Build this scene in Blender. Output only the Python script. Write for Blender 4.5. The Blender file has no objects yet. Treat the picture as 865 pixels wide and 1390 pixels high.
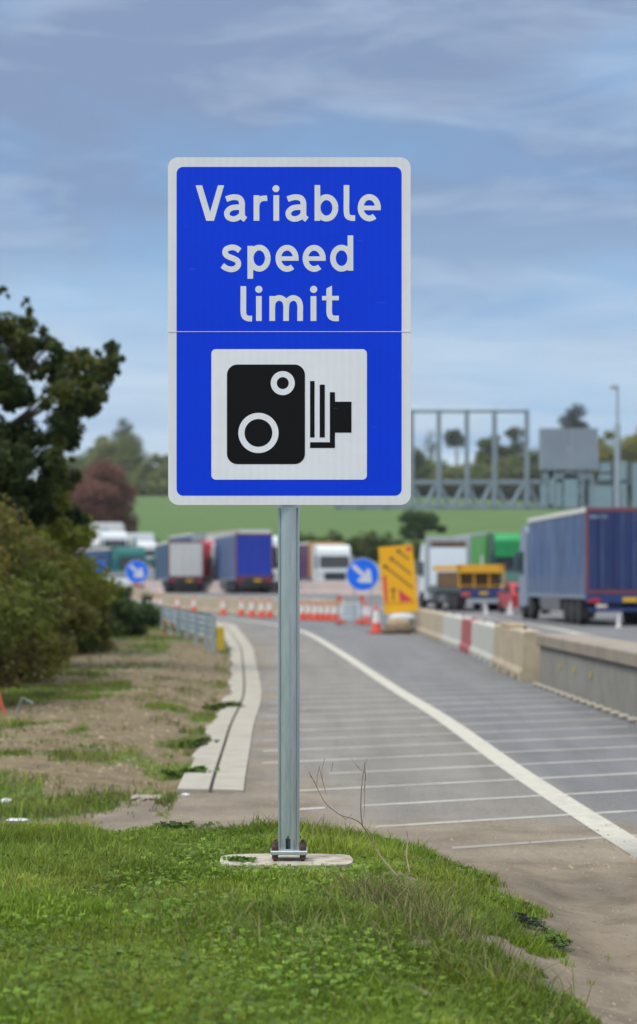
import bpy, math, random
import numpy as np
from mathutils import Vector, Matrix
R = math.radians
random.seed(7); rng = np.random.default_rng(7)
scene = bpy.context.scene
COL = scene.collection
# ------------------------------------------------------------------ camera
HZ, CX, F = 790.0, 432.5, 3000.0        # horizon row, centre column, focal length (photo px)
CH = 1.5                                 # eye height above the road
cam = bpy.data.cameras.new('camera'); co = bpy.data.objects.new('camera', cam); COL.objects.link(co)
cam.sensor_fit = 'HORIZONTAL'; cam.sensor_width = 24.0; cam.lens = F/865*24
cam.shift_y = 95/865
cam.clip_start = 0.1; cam.clip_end = 6000
co.location = (0, 0, CH); co.rotation_euler = (R(90), 0, 0)
cam.dof.use_dof = True; cam.dof.focus_distance = 9.6; cam.dof.aperture_fstop = 3.0
scene.camera = co
scene.render.resolution_x = 637; scene.render.resolution_y = 1024
# ------------------------------------------------------------------ world
SUN_EL, SUN_AZ = 52, -128      # azimuth from +Y, clockwise
w = bpy.data.worlds.new('World'); scene.world = w; w.use_nodes = True
nt = w.node_tree; N = nt.nodes; L = nt.links; N.clear()
out = N.new('ShaderNodeOutputWorld'); bg = N.new('ShaderNodeBackground')
sky = N.new('ShaderNodeTexSky'); sky.sky_type = 'NISHITA'; sky.sun_disc = False
sky.sun_elevation = R(SUN_EL); sky.sun_rotation = R(SUN_AZ)
sky.air_density = 1.3; sky.dust_density = 0.6; sky.ozone_density = 2.5; sky.altitude = 50
bg.inputs['Strength'].default_value = 0.10
tc = N.new('ShaderNodeTexCoord')
def wnoise(scale, detail, rough, dist=0.0, loc=(0,0,0), nscale=1.0):
    mp = N.new('ShaderNodeMapping'); mp.inputs['Scale'].default_value = scale; mp.inputs['Location'].default_value = loc
    L.new(tc.outputs['Generated'], mp.inputs['Vector'])
    nz = N.new('ShaderNodeTexNoise'); nz.inputs['Scale'].default_value = nscale; nz.inputs['Detail'].default_value = detail
    nz.inputs['Roughness'].default_value = rough; nz.inputs['Distortion'].default_value = dist
    L.new(mp.outputs[0], nz.inputs['Vector']); return nz
def wramp(src, stops):
    r = N.new('ShaderNodeValToRGB'); e = r.color_ramp.elements
    while len(e) < len(stops): e.new(0.5)
    for el, (p, c) in zip(e, stops): el.position = p; el.color = (c, c, c, 1)
    L.new(src, r.inputs[0]); return r
def wmix(f, a, b):
    m = N.new('ShaderNodeMix'); m.data_type = 'RGBA'
    for k, v in ((0, f), (6, a), (7, b)):
        if isinstance(v, tuple): m.inputs[k].default_value = v
        elif isinstance(v, float): m.inputs[k].default_value = v
        else: L.new(v, m.inputs[k])
    return m.outputs[2]
# high thin cloud veil (grey lavender), mid streaks (white), low haze banks (pale)
n1 = wnoise((5, 5, 16), 7, 0.55, 0.4, (0.3, 0.1, 0.75)); r1 = wramp(n1.outputs[0], [(0.40, 0.0), (0.60, 1.0)])
n2 = wnoise((7, 7, 34), 8, 0.58, 0.6, (3.1, 0.4, 1.3)); r2 = wramp(n2.outputs[0], [(0.46, 0.0), (0.74, 1.0)])
sep = N.new('ShaderNodeSeparateXYZ'); L.new(tc.outputs['Generated'], sep.inputs[0])
hi = N.new('ShaderNodeMapRange'); hi.inputs[1].default_value = 0.12; hi.inputs[2].default_value = 0.25; L.new(sep.outputs[2], hi.inputs[0])
lo = N.new('ShaderNodeMapRange'); lo.inputs[1].default_value = 0.17; lo.inputs[2].default_value = 0.045; L.new(sep.outputs[2], lo.inputs[0])
def wmath(op, a, b):
    m = N.new('ShaderNodeMath'); m.operation = op; m.use_clamp = True
    for k, v in ((0, a), (1, b)):
        if isinstance(v, float): m.inputs[k].default_value = v
        else: L.new(v, m.inputs[k])
    return m.outputs[0]
veil = wmath('MULTIPLY', wmath('ADD', wmath('MULTIPLY', hi.outputs[0], 0.55), wmath('MULTIPLY', r1.outputs[0], 0.62)), 0.92)
tint = wmix(0.88, sky.outputs[0], (1.6, 3.45, 6.2, 1))
c1 = wmix(veil, tint, (1.95, 2.6, 4.0, 1))
c2 = wmix(wmath('MULTIPLY', r2.outputs[0], 0.62), c1, (4.5, 5.4, 6.6, 1))
n3 = wnoise((4, 4, 40), 6, 0.55, 0.5, (1.7, 2.4, 0.2)); r3 = wramp(n3.outputs[0], [(0.36, 0.35), (0.60, 1.0)])
c3 = wmix(wmath('MULTIPLY', wmath('MULTIPLY', lo.outputs[0], r3.outputs[0]), 0.95), c2, (5.2, 6.2, 7.0, 1))
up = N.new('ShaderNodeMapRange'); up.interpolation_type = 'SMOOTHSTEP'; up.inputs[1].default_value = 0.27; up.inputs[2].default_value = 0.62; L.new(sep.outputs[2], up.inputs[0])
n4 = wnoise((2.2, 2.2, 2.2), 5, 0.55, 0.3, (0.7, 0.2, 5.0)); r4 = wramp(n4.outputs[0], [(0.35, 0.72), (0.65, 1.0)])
c4 = wmix(wmath('MULTIPLY', up.outputs[0], r4.outputs[0]), c3, (14.5, 15.0, 15.4, 1))      # unseen bright cloud deck overhead, added as soft fill light
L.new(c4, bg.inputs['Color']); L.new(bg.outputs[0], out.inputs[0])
sd = bpy.data.lights.new('sun', 'SUN'); sd.energy = 2.0; sd.angle = R(16); sd.color = (1, 0.95, 0.88)
so = bpy.data.objects.new('sun', sd); COL.objects.link(so)
d_ = Vector((math.sin(R(SUN_AZ))*math.cos(R(SUN_EL)), math.cos(R(SUN_AZ))*math.cos(R(SUN_EL)), math.sin(R(SUN_EL))))
so.rotation_euler = d_.to_track_quat('Z', 'Y').to_euler()
scene.view_settings.view_transform = 'Standard'; scene.view_settings.look = 'None'
scene.view_settings.exposure = 0.32; scene.view_settings.gamma = 1.0
# ------------------------------------------------------------------ pixel helpers (photo px -> world at distance d)
def X(px, d): return (px-CX)/F*d
def Z(py, d): return CH-(py-HZ)/F*d
def ss(a, b, x): t = np.clip((x-a)/(b-a), 0, 1); return t*t*(3-2*t)
# ------------------------------------------------------------------ materials
MATS = {}
def nodemat(name):
    m = bpy.data.materials.new(name); m.use_nodes = True; n = m.node_tree.nodes; n.clear()
    o = n.new('ShaderNodeOutputMaterial'); b = n.new('ShaderNodeBsdfPrincipled'); m.node_tree.links.new(b.outputs[0], o.inputs[0])
    MATS[name] = m; return m, n, m.node_tree.links, b
def mat(name, col, rough=0.6, metal=0.0, var=0.12, scale=3.0, dirt=None, dirt_amt=0.0, bump=0.0, bscale=40, stretch=(1,1,1)):
    m, n, l, b = nodemat(name)
    t = n.new('ShaderNodeTexCoord'); mp = n.new('ShaderNodeMapping'); mp.inputs['Scale'].default_value = stretch
    l.new(t.outputs['Object'], mp.inputs[0])
    nz = n.new('ShaderNodeTexNoise'); nz.inputs['Scale'].default_value = scale; nz.inputs['Detail'].default_value = 6; nz.inputs['Roughness'].default_value = 0.65
    l.new(mp.outputs[0], nz.inputs['Vector'])
    mx = n.new('ShaderNodeMix'); mx.data_type = 'RGBA'
    mx.inputs[6].default_value = tuple(c*(1-var*1.6) for c in col)+(1,); mx.inputs[7].default_value = tuple(min(1, c*(1+var*1.6)) for c in col)+(1,)
    l.new(nz.outputs[0], mx.inputs[0]); last = mx.outputs[2]
    if dirt:
        n2 = n.new('ShaderNodeTexNoise'); n2.inputs['Scale'].default_value = scale*2.3; n2.inputs['Detail'].default_value = 8
        l.new(mp.outputs[0], n2.inputs['Vector'])
        r = n.new('ShaderNodeMapRange'); r.inputs[1].default_value = 0.45; r.inputs[2].default_value = 0.75; r.inputs[4].default_value = dirt_amt
        l.new(n2.outputs[0], r.inputs[0]); m2 = n.new('ShaderNodeMix'); m2.data_type = 'RGBA'
        l.new(r.outputs[0], m2.inputs[0]); l.new(last, m2.inputs[6]); m2.inputs[7].default_value = tuple(dirt)+(1,); last = m2.outputs[2]
    l.new(last, b.inputs['Base Color']); b.inputs['Roughness'].default_value = rough; b.inputs['Metallic'].default_value = metal
    if bump:
        n3 = n.new('ShaderNodeTexNoise'); n3.inputs['Scale'].default_value = bscale; n3.inputs['Detail'].default_value = 5
        l.new(t.outputs['Object'], n3.inputs['Vector']); bp = n.new('ShaderNodeBump'); bp.inputs['Strength'].default_value = bump; bp.inputs['Distance'].default_value = 0.01
        l.new(n3.outputs[0], bp.inputs['Height']); l.new(bp.outputs[0], b.inputs['Normal'])
    return m
def leafmat(name, attr='tint', rough=0.55, trans=0.45):
    m, n, l, b = nodemat(name)
    a = n.new('ShaderNodeAttribute'); a.attribute_name = attr
    l.new(a.outputs['Color'], b.inputs['Base Color']); b.inputs['Roughness'].default_value = rough
    try: b.inputs['Specular IOR Level'].default_value = 0.125
    except: pass
    tr = n.new('ShaderNodeBsdfTranslucent'); l.new(a.outputs['Color'], tr.inputs[0])
    mx = n.new('ShaderNodeMixShader'); mx.inputs[0].default_value = trans
    o = [x for x in n if x.type == 'OUTPUT_MATERIAL'][0]
    l.new(b.outputs[0], mx.inputs[1]); l.new(tr.outputs[0], mx.inputs[2]); l.new(mx.outputs[0], o.inputs[0])
    return m
def emis(name, col, s):
    m, n, l, b = nodemat(name); b.inputs['Base Color'].default_value = col+(1,)
    b.inputs['Emission Color'].default_value = col+(1,); b.inputs['Emission Strength'].default_value = s; return m
mat('sheet_white', (0.66, 0.74, 0.80), 0.5, var=0.05)
LEAF = leafmat('leaf'); GRASS = leafmat('grass_blade', trans=0.3)
mat('bark', (0.09, 0.07, 0.05), 0.9, var=0.3, scale=6, bump=0.6, bscale=20, stretch=(3,3,0.6))
# sign sheeting: faint vertical print lines of the reflective film
def filmmat(name, col, rough=0.38):
    m, n, l, b = nodemat(name)
    t = n.new('ShaderNodeTexCoord'); wv = n.new('ShaderNodeTexWave'); wv.bands_direction = 'X'; wv.inputs['Scale'].default_value = 9.5
    wv.inputs['Distortion'].default_value = 0.6; wv.inputs['Detail Scale'].default_value = 0.4
    l.new(t.outputs['Object'], wv.inputs['Vector'])
    nz = n.new('ShaderNodeTexNoise'); nz.inputs['Scale'].default_value = 2.2; nz.inputs['Detail'].default_value = 8; nz.inputs['Roughness'].default_value = 0.7
    l.new(t.outputs['Object'], nz.inputs['Vector'])
    ad = n.new('ShaderNodeMath'); ad.operation = 'MULTIPLY_ADD'; l.new(wv.outputs[1], ad.inputs[0]); ad.inputs[1].default_value = 0.10; l.new(nz.outputs[0], ad.inputs[2])
    mx = n.new('ShaderNodeMix'); mx.data_type = 'RGBA'; l.new(ad.outputs[0], mx.inputs[0])
    mx.inputs[6].default_value = tuple(c*0.84 for c in col)+(1,); mx.inputs[7].default_value = tuple(min(1, c*1.12) for c in col)+(1,)
    # fine scratches
    mp = n.new('ShaderNodeMapping'); mp.inputs['Scale'].default_value = (3, 1, 26); mp.inputs['Rotation'].default_value = (0, 0.9, 0); l.new(t.outputs['Object'], mp.inputs[0])
    n2 = n.new('ShaderNodeTexNoise'); n2.inputs['Scale'].default_value = 3.5; n2.inputs['Detail'].default_value = 10; l.new(mp.outputs[0], n2.inputs['Vector'])
    rr = n.new('ShaderNodeMapRange'); rr.inputs[1].default_value = 0.71; rr.inputs[2].default_value = 0.80; rr.inputs[4].default_value = 0.12; l.new(n2.outputs[0], rr.inputs[0])
    m2 = n.new('ShaderNodeMix'); m2.data_type = 'RGBA'; l.new(rr.outputs[0], m2.inputs[0]); l.new(mx.outputs[2], m2.inputs[6]); m2.inputs[7].default_value = (0.55, 0.6, 0.7, 1)
    l.new(m2.outputs[2], b.inputs['Base Color']); b.inputs['Roughness'].default_value = rough; b.inputs['Specular IOR Level'].default_value = 0.2
    return m
filmmat('sign_blue', (0.0, 0.038, 0.64)); filmmat('sign_white', (0.64, 0.66, 0.70)); filmmat('sign_black', (0.003, 0.0025, 0.003))
filmmat('symbol_white', (0.68, 0.70, 0.75))
mat('galv', (0.50, 0.555, 0.57), 0.33, 0.75, var=0.22, scale=9, stretch=(5,5,0.7), dirt=(0.45,0.5,0.52), dirt_amt=0.35)
mat('galv_dull', (0.30, 0.36, 0.40), 0.55, 0.4, var=0.15, scale=5)
mat('rust', (0.07, 0.035, 0.028), 0.85, 0.2, var=0.4, scale=60)
mat('pad_concrete', (0.37, 0.335, 0.27), 0.9, var=0.2, scale=9, dirt=(0.15,0.12,0.08), dirt_amt=0.85, bump=0.5, bscale=70)
mat('kerb_concrete', (0.30, 0.28, 0.235), 0.9, var=0.10, scale=1.6, dirt=(0.22,0.18,0.13), dirt_amt=0.55, bump=0.4, bscale=50)
mat('slot_dark', (0.05, 0.045, 0.04), 0.95)
mat('barrier_cream', (0.38, 0.315, 0.22), 0.85, var=0.12, scale=1.2, dirt=(0.16,0.135,0.10), dirt_amt=0.75, bump=0.2)
mat('barrier_white', (0.40, 0.40, 0.365), 0.8, var=0.1, scale=1.2, dirt=(0.28,0.26,0.22), dirt_amt=0.4)
mat('barrier_pink', (0.46, 0.38, 0.36), 0.85, var=0.1, scale=0.8, dirt=(0.22,0.19,0.17), dirt_amt=0.4)
mat('barrier_red', (0.30, 0.06, 0.06), 0.6, var=0.15, scale=1.2)
mat('wall_grey', (0.21, 0.205, 0.185), 0.9, var=0.15, scale=1.0, dirt=(0.12,0.11,0.09), dirt_amt=0.5, bump=0.3)
mat('wall_cap', (0.235, 0.20, 0.16), 0.9, var=0.15, scale=1.0, dirt=(0.12,0.10,0.08), dirt_amt=0.5)
mat('white_paint', (0.62, 0.62, 0.60), 0.6, var=0.08); mat('stand_white', (0.45, 0.5, 0.53), 0.6, var=0.15, scale=6)
mat('cone_orange', (0.62, 0.075, 0.035), 0.5, var=0.12, scale=8, dirt=(0.2,0.09,0.06), dirt_amt=0.4)
mat('cone_white', (0.60, 0.58, 0.57), 0.5, var=0.1, scale=8, dirt=(0.3,0.27,0.25), dirt_amt=0.4)
mat('cone_base', (0.30, 0.05, 0.035), 0.8, var=0.2); mat('rubber', (0.018, 0.018, 0.020), 0.85, var=0.3, scale=5)
mat('rim', (0.13, 0.13, 0.14), 0.6, 0.3, var=0.3, scale=6); mat('glass_dark', (0.02, 0.025, 0.03), 0.08); mat('chassis', (0.03, 0.035, 0.045), 0.7, var=0.3)
mat('yellow_board', (0.72, 0.36, 0.0), 0.5, var=0.06); mat('black_print', (0.06, 0.04, 0.03), 0.6); mat('red_print', (0.55, 0.03, 0.06), 0.5)
mat('round_blue', (0.0, 0.13, 0.72), 0.45, var=0.08); mat('round_white', (0.55, 0.57, 0.62), 0.5)
mat('sandbag', (0.30, 0.235, 0.15), 0.95, var=0.3, scale=9, bump=0.6, bscale=60); mat('sandbag_dark', (0.11, 0.08, 0.05), 0.95, var=0.3, scale=9)
mat('orange_plastic', (0.48, 0.10, 0.04), 0.6, var=0.2); mat('marker_yellow', (0.42, 0.30, 0.015), 0.6, var=0.2)
mat('curtain_blue', (0.036, 0.072, 0.175), 0.5, var=0.28, scale=0.9, stretch=(1,1,0.25), dirt=(0.17,0.22,0.33), dirt_amt=0.6)
mat('curtain_navy', (0.015, 0.05, 0.13), 0.5, var=0.15, scale=0.9, stretch=(1,1,0.3))
mat('door_blue', (0.010, 0.026, 0.115), 0.45, var=0.3, scale=0.8, stretch=(3,1,0.35), dirt=(0.05,0.05,0.09), dirt_amt=0.5)
mat('door_bright', (0.008, 0.035, 0.34), 0.4, var=0.25, scale=1.2, stretch=(3,1,0.35))
mat('frame_red', (0.16, 0.045, 0.055), 0.6, var=0.2); mat('rail_white', (0.56, 0.56, 0.52), 0.6, var=0.1); mat('bumper_blue', (0.012, 0.035, 0.14), 0.5, var=0.3)
mat('panel_white', (0.52, 0.53, 0.52), 0.5, var=0.08, scale=0.8); mat('panel_grey', (0.30, 0.33, 0.36), 0.5, var=0.1); mat('cab_grey', (0.19, 0.23, 0.30), 0.5, var=0.15)
mat('cab_white', (0.58, 0.62, 0.64), 0.35, var=0.06); mat('cab_red', (0.36, 0.03, 0.035), 0.4, var=0.1); mat('cab_teal', (0.0, 0.12, 0.11), 0.4, var=0.1)
mat('green_body', (0.06, 0.26, 0.04), 0.45, var=0.1); mat('green_bright', (0.02, 0.42, 0.11), 0.4, var=0.2, scale=1.5); mat('cab_dark', (0.04, 0.08, 0.09), 0.5, var=0.2)
mat('plate_yellow', (0.62, 0.36, 0.0), 0.5); mat('lamp_red', (0.42, 0.02, 0.03), 0.3); mat('lamp_orange', (0.5, 0.09, 0.04), 0.3); mat('lamp_clear', (0.7, 0.7, 0.68), 0.2)
mat('machine_yellow', (0.66, 0.33, 0.01), 0.5, var=0.15); mat('machine_brown', (0.11, 0.055, 0.02), 0.8, var=0.5, scale=3); mat('purple', (0.09, 0.04, 0.11), 0.5, var=0.3, scale=1.5)
mat('orange_panel', (0.5, 0.24, 0.03), 0.5, var=0.2); mat('steel_gantry', (0.17, 0.225, 0.25), 0.6, 0.0, var=0.12); mat('sign_back', (0.20, 0.245, 0.29), 0.6, var=0.10, scale=0.6)
mat('panel_cyan', (0.17, 0.26, 0.29), 0.6, var=0.12); mat('panel_dark', (0.07, 0.09, 0.11), 0.7, var=0.2); mat('dead_stem', (0.20, 0.15, 0.11), 0.9, var=0.2, scale=20)
mat('rock', (0.27, 0.24, 0.20), 0.9, var=0.25, scale=12, bump=0.5); mat('litter', (0.52, 0.53, 0.55), 0.6, var=0.1, scale=10)
mat('green_shade', (0.14, 0.30, 0.24), 0.5); emis('headlamp_lit', (1.0, 0.75, 0.5), 6.0)
# ------------------------------------------------------------------ mesh helpers
class MB:
    def __init__(s): s.v = []; s.f = []
    def poly(s, pts): b = len(s.v); s.v += [tuple(p) for p in pts]; s.f.append(tuple(range(b, b+len(pts)))); return s
    def box(s, x0, x1, y0, y1, z0, z1, M=None, bev=0.0):
        if bev > 0:      # chamfered along the vertical section (front outline chamfer on all 12 edges, cheap version)
            e = bev; b = len(s.v); P = []
            for (a0, a1, c0, c1, zz) in ((x0+e, x1-e, y0+e, y1-e, z0), (x0, x1, y0, y1, z0+e), (x0, x1, y0, y1, z1-e), (x0+e, x1-e, y0+e, y1-e, z1)):
                full = zz in (z0+e, z1-e)
                if full: P.append([(a0+e, c0, zz), (a1-e, c0, zz), (a1, c0+e, zz), (a1, c1-e, zz), (a1-e, c1, zz), (a0+e, c1, zz), (a0, c1-e, zz), (a0, c0+e, zz)])
                else: P.append([(a0+e*.3, c0, zz), (a1-e*.3, c0, zz), (a1, c0+e*.3, zz), (a1, c1-e*.3, zz), (a1-e*.3, c1, zz), (a0+e*.3, c1, zz), (a0, c1-e*.3, zz), (a0, c0+e*.3, zz)])
            for ring in P:
                for p in ring: s.v.append(tuple(M @ Vector(p)) if M else p)
            s.f.append(tuple(b+i for i in reversed(range(8)))); s.f.append(tuple(b+24+i for i in range(8)))
            for k in range(3):
                for i in range(8): s.f.append((b+8*k+i, b+8*k+(i+1) % 8, b+8*k+8+(i+1) % 8, b+8*k+8+i))
            return s
        P = [(x0,y0,z0),(x1,y0,z0),(x1,y1,z0),(x0,y1,z0),(x0,y0,z1),(x1,y0,z1),(x1,y1,z1),(x0,y1,z1)]
        b = len(s.v); s.v += [tuple(M @ Vector(p)) if M else p for p in P]
        for f in ((0,3,2,1),(4,5,6,7),(0,1,5,4),(1,2,6,5),(2,3,7,6),(3,0,4,7)): s.f.append(tuple(b+i for i in f))
        return s
    def prism(s, pts, a0, a1, axis='x'):   # extrude a 2D outline along an axis
        b = len(s.v); n = len(pts)
        for a in (a0, a1):
            for (p, q) in pts: s.v.append((a, p, q) if axis == 'x' else (p, a, q) if axis == 'y' else (p, q, a))
        s.f.append(tuple(b+i for i in range(n))); s.f.append(tuple(b+n+i for i in reversed(range(n))))
        for i in range(n): s.f.append((b+i, b+n+i, b+n+(i+1) % n, b+(i+1) % n))
        return s
    def tube(s, pts, rad, n=8, cap=True):
        pts = [Vector(p) for p in pts]; rs = rad if isinstance(rad, (list, tuple)) else [rad]*len(pts); b = len(s.v)
        for i, p in enumerate(pts):
            t = (pts[min(i+1, len(pts)-1)]-pts[max(i-1, 0)]).normalized()
            a = t.cross(Vector((0.31, 0.22, 0.92)) if abs(t.z) < .9 else Vector((0.1, 1, 0))).normalized(); c = t.cross(a)
            for k in range(n):
                an = 2*math.pi*k/n; s.v.append(tuple(p+(a*math.cos(an)+c*math.sin(an))*rs[i]))
        for i in range(len(pts)-1):
            for k in range(n): s.f.append((b+i*n+k, b+i*n+(k+1) % n, b+(i+1)*n+(k+1) % n, b+(i+1)*n+k))
        if cap: s.f.append(tuple(b+k for k in reversed(range(n)))); s.f.append(tuple(b+(len(pts)-1)*n+k for k in range(n)))
        return s
    def lathe(s, prof, c=(0,0,0), axis='z', n=24):   # prof: (r, h)
        b = len(s.v)
        for (r, h) in prof:
            for k in range(n):
                a = 2*math.pi*k/n; u, v_ = r*math.cos(a), r*math.sin(a)
                p = (u, v_, h) if axis == 'z' else (h, u, v_) if axis == 'x' else (u, h, v_)
                s.v.append((p[0]+c[0], p[1]+c[1], p[2]+c[2]))
        for i in range(len(prof)-1):
            for k in range(n): s.f.append((b+i*n+k, b+i*n+(k+1) % n, b+(i+1)*n+(k+1) % n, b+(i+1)*n+k))
        s.f.append(tuple(b+k for k in reversed(range(n)))); s.f.append(tuple(b+(len(prof)-1)*n+k for k in range(n)))
        return s
    def build(s, name, material, parent=None, smooth=False, label=None):
        me = bpy.data.meshes.new(name); me.from_pydata(s.v, [], s.f); me.update()
        o = bpy.data.objects.new(name, me); COL.objects.link(o); me.materials.append(MATS[material])
        import bmesh
        bm = bmesh.new(); bm.from_mesh(me); bmesh.ops.recalc_face_normals(bm, faces=bm.faces); bm.to_mesh(me); bm.free()
        if smooth:
            for p in me.polygons: p.use_smooth = True
            me.set_sharp_from_angle(angle=R(40))
        if parent: o.parent = parent
        if label: o['label'] = label
        return o
def npmesh(name, V, Fq, material, parent=None, tint=None, n=4):
    me = bpy.data.meshes.new(name); V = np.asarray(V, np.float32); Fq = np.asarray(Fq, np.int32)
    me.vertices.add(len(V)); me.vertices.foreach_set('co', V.ravel())
    me.loops.add(Fq.size); me.loops.foreach_set('vertex_index', Fq.ravel())
    me.polygons.add(len(Fq)); me.polygons.foreach_set('loop_start', np.arange(0, Fq.size, n, dtype=np.int32))
    me.update(calc_edges=True); me.validate()
    if tint is not None:
        a = me.attributes.new('tint', 'FLOAT_COLOR', 'POINT'); c = np.ones((len(V), 4), np.float32); c[:, :3] = tint; a.data.foreach_set('color', c.ravel())
    me.materials.append(MATS[material]); o = bpy.data.objects.new(name, me); COL.objects.link(o)
    if parent: o.parent = parent
    return o
def thing(name, label, cat, loc=(0,0,0), rz=0.0, group=None):
    o = bpy.data.objects.new(name, None); COL.objects.link(o); o.location = loc; o.rotation_euler = (0, 0, rz)
    o.empty_display_size = 0.2; tag(o, label, cat, group); return o
def tag(o, label, cat, group=None, kind=None):
    if label: o['label'] = label
    if cat: o['category'] = cat
    if group: o['group'] = group
    if kind: o['kind'] = kind
    return o
def copy_tree(o, parent=None):
    c = o.copy(); COL.objects.link(c)
    if parent: c.parent = parent
    for ch in [k for k in COL.objects if k.parent == o]: copy_tree(ch, c)
    return c
# ------------------------------------------------------------------ numpy noise
_P = np.random.default_rng(3).random((256, 256))
def vnoise(x, y):
    xi = np.floor(x).astype(int); yi = np.floor(y).astype(int); fx = x-xi; fy = y-yi; fx = fx*fx*(3-2*fx); fy = fy*fy*(3-2*fy)
    g = lambda a, b: _P[a & 255, b & 255]
    return (g(xi, yi)*(1-fx)+g(xi+1, yi)*fx)*(1-fy)+(g(xi, yi+1)*(1-fx)+g(xi+1, yi+1)*fx)*fy
def fbm(x, y, o=5, g=0.5):
    s = 0; a = 1; t = 0
    for k in range(o): s = s+a*vnoise(x*2**k+17*k, y*2**k+31*k); t += a; a *= g
    return s/t
# ------------------------------------------------------------------ the lie of the land
KD = np.array([5, 12, 15.8, 17.9, 20.1, 23, 26.6, 29, 33.3, 39.8, 49.5, 62.5, 77.6, 100, 130, 160, 200, 240, 300, 2000.])
KR = np.array([-.3, -.42, -.54, -.58, -.62, -.68, -.705, -.74, -.88, -1.12, -1.46, -2.13, -2.94, -6.5, -13, -20, -32, -60, -120, -200.])
KG = KR-np.interp(KD, [15.8, 40, 80, 200], [.235, .24, .36, .4]); KL = KG-np.interp(KD, [15.8, 20, 30, 40, 80, 200], [.24, .22, .22, .2, .4, .4])
def sm(d, xs):      # gently smoothed interpolation
    return sum(np.interp(np.asarray(d)+o, KD, xs) for o in (-1.2, -.6, 0, .6, 1.2))/5
def roadz(d): return .7*ss(115, 150, d)+2.6*ss(185, 225, d)
def groundz(x, d):
    left = sm(d, KL)
    z = roadz(d)
    z = z+ss(250, 700, d)*0+np.clip((d-250)/450, 0, 1)*(25.6-3.2*ss(20, 110, x))+ss(700, 1400, d)*6
    inside = ss(0, .6, x-left-.45)*(1-ss(40, 46, x-left))*ss(13.2, 14.5, d)*(1-ss(245, 255, d))
    z = z-.10*inside
    verge = ss(.05, 1.5, left-x)*ss(14, 18, d)*(1-ss(200, 240, d))
    z = z+verge*(.05+.10*fbm(x*.6, d*.35, 3))-.03*ss(0, .1, left+.03-x)*ss(14, 16, d)*(1-ss(.2, .6, left-x))
    # grassy mound the sign stands on
    n = fbm(x*1.7+5, d*1.7, 4)
    ex = 1-ss(-.10, 1.38, x+.35*(n-.5)+.12*(8.5-d)*0)
    ed = 1-ss(10.55, 12.0, d+.5*(n-.5)+.18*np.clip(x-.3, 0, 1)*0)
    z = z+.285*ex*ed*(1+.22*(n-.5))+.05*(fbm(x*5, d*5, 3)-.5)*ex*ed*ss(.30, .55, np.hypot(x+.1, d-9.6)*.7)
    fr_ = np.hypot((x-.0-(388.5-432.5)/3000*9.6)/.62, (d-9.55)/.50); k_ = 1-ss(.55, 1.0, fr_); z = z*(1-k_)+.262*k_
    # rubbly soil
    soil = (1-ss(30, 60, d))*(1-inside)*(1-ex*ed)*(1-.6*ss(10.6, 11.4, d)-.3*ss(11.9, 12.5, d)*(1-ss(15.5, 16.5, d))*ss(-1.6, -1.0, x))
    z = z+soil*(.05*(fbm(x*3.5, d*3.5, 4)-.5)*np.clip(1-abs(x-1.5)/9, .3, 1)*(1+1.5*ss(1.0, 1.5, x)*(1-ss(10.5, 11.8, d)))+.03*(fbm(x*14, d*14, 2)-.5)*(ss(0, .4, left-x)+.35))
    return z
def grassmask(x, d):
    left = sm(d, KL); n = fbm(x*1.1+9, d*.55+3, 5, .6); n2 = fbm(x*2.3, d*1.7+40, 4, .6)
    ex = 1-ss(.46, 1.06, x+.55*(n2-.5)+.5*(fbm(x*7+3, d*4+8, 3)-.5)); ed = 1-ss(10.7, 11.6, d+.9*(n2-.5))
    mound = ex*ed*ss(.10, .22, fbm(x*2.8+60, d*1.6+20, 4, .65)-.17+.22*(x < .2)-.0)
    bare = np.exp(-(((x-.80)/.26)**2+((d-10.75)/.45)**2))       # bare corner by the roadside
    mound = mound*(1-.9*ss(.35, .7, bare))
    hedge = 1-ss(.2, 1.5, x-np.interp(d, [15, 22.5, 32, 69, 120], [-2.6, -2.75, -3.0, -4.5, -10]))   # along the bushes
    band = np.exp(-((d-14.8-.5*(n-.5))/1.2)**2)*(1-ss(-1.55, -1.0, x))*.9
    strip = np.exp(-((d-20.0)/0.9)**2)*.35+np.exp(-((d-27)/1.5)**2)*.5+np.exp(-((d-36)/2.5)**2)*.5
    along = np.exp(-((left-x-.12)/.28)**2)*ss(.42, .6, n2)*.9
    v = ss(.47, .62, n*.80+hedge*.20+band*.26+strip*.13*ss(-1.0, -1.6, x)+along*.34+ss(45, 80, d)*.25-.125+.22*(fbm(x*4+7, d*2.2+5, 4, .7)-.5))
    v = v*(1-ss(-.02, .06, x-left))*(ss(12.3, 13.3, d+.5*n)) 
    far = ss(200, 246, d)
    return np.clip(np.maximum(np.maximum(mound, v), far), 0, 1)
xs = np.unique(np.concatenate([-np.geomspace(9, 1500, 45), np.arange(-9, -4, .14), np.arange(-4, 4.6, .055), np.geomspace(4.6, 1500, 50)]))
ys = np.unique(np.concatenate([[-300, -60, -10, 2, 4], np.arange(5, 22, .055), np.geomspace(22, 300, 260), np.geomspace(300, 2500, 70)]))
def gridobj(name, xx, yy, zz, material, attrs):
    ny, nx = xx.shape; V = np.stack([xx, yy, zz], -1).reshape(-1, 3); i = np.arange(ny-1)[:, None]*nx+np.arange(nx-1)[None]
    Fq = np.stack([i, i+1, i+nx+1, i+nx], -1).reshape(-1, 4); o = npmesh(name, V, Fq, material); me = o.data
    for k, a in attrs.items():
        at = me.attributes.new(k, 'FLOAT', 'POINT'); at.data.foreach_set('value', a.astype(np.float32).ravel())
    me.polygons.foreach_set('use_smooth', np.ones(len(me.polygons), bool)); return o
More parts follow.
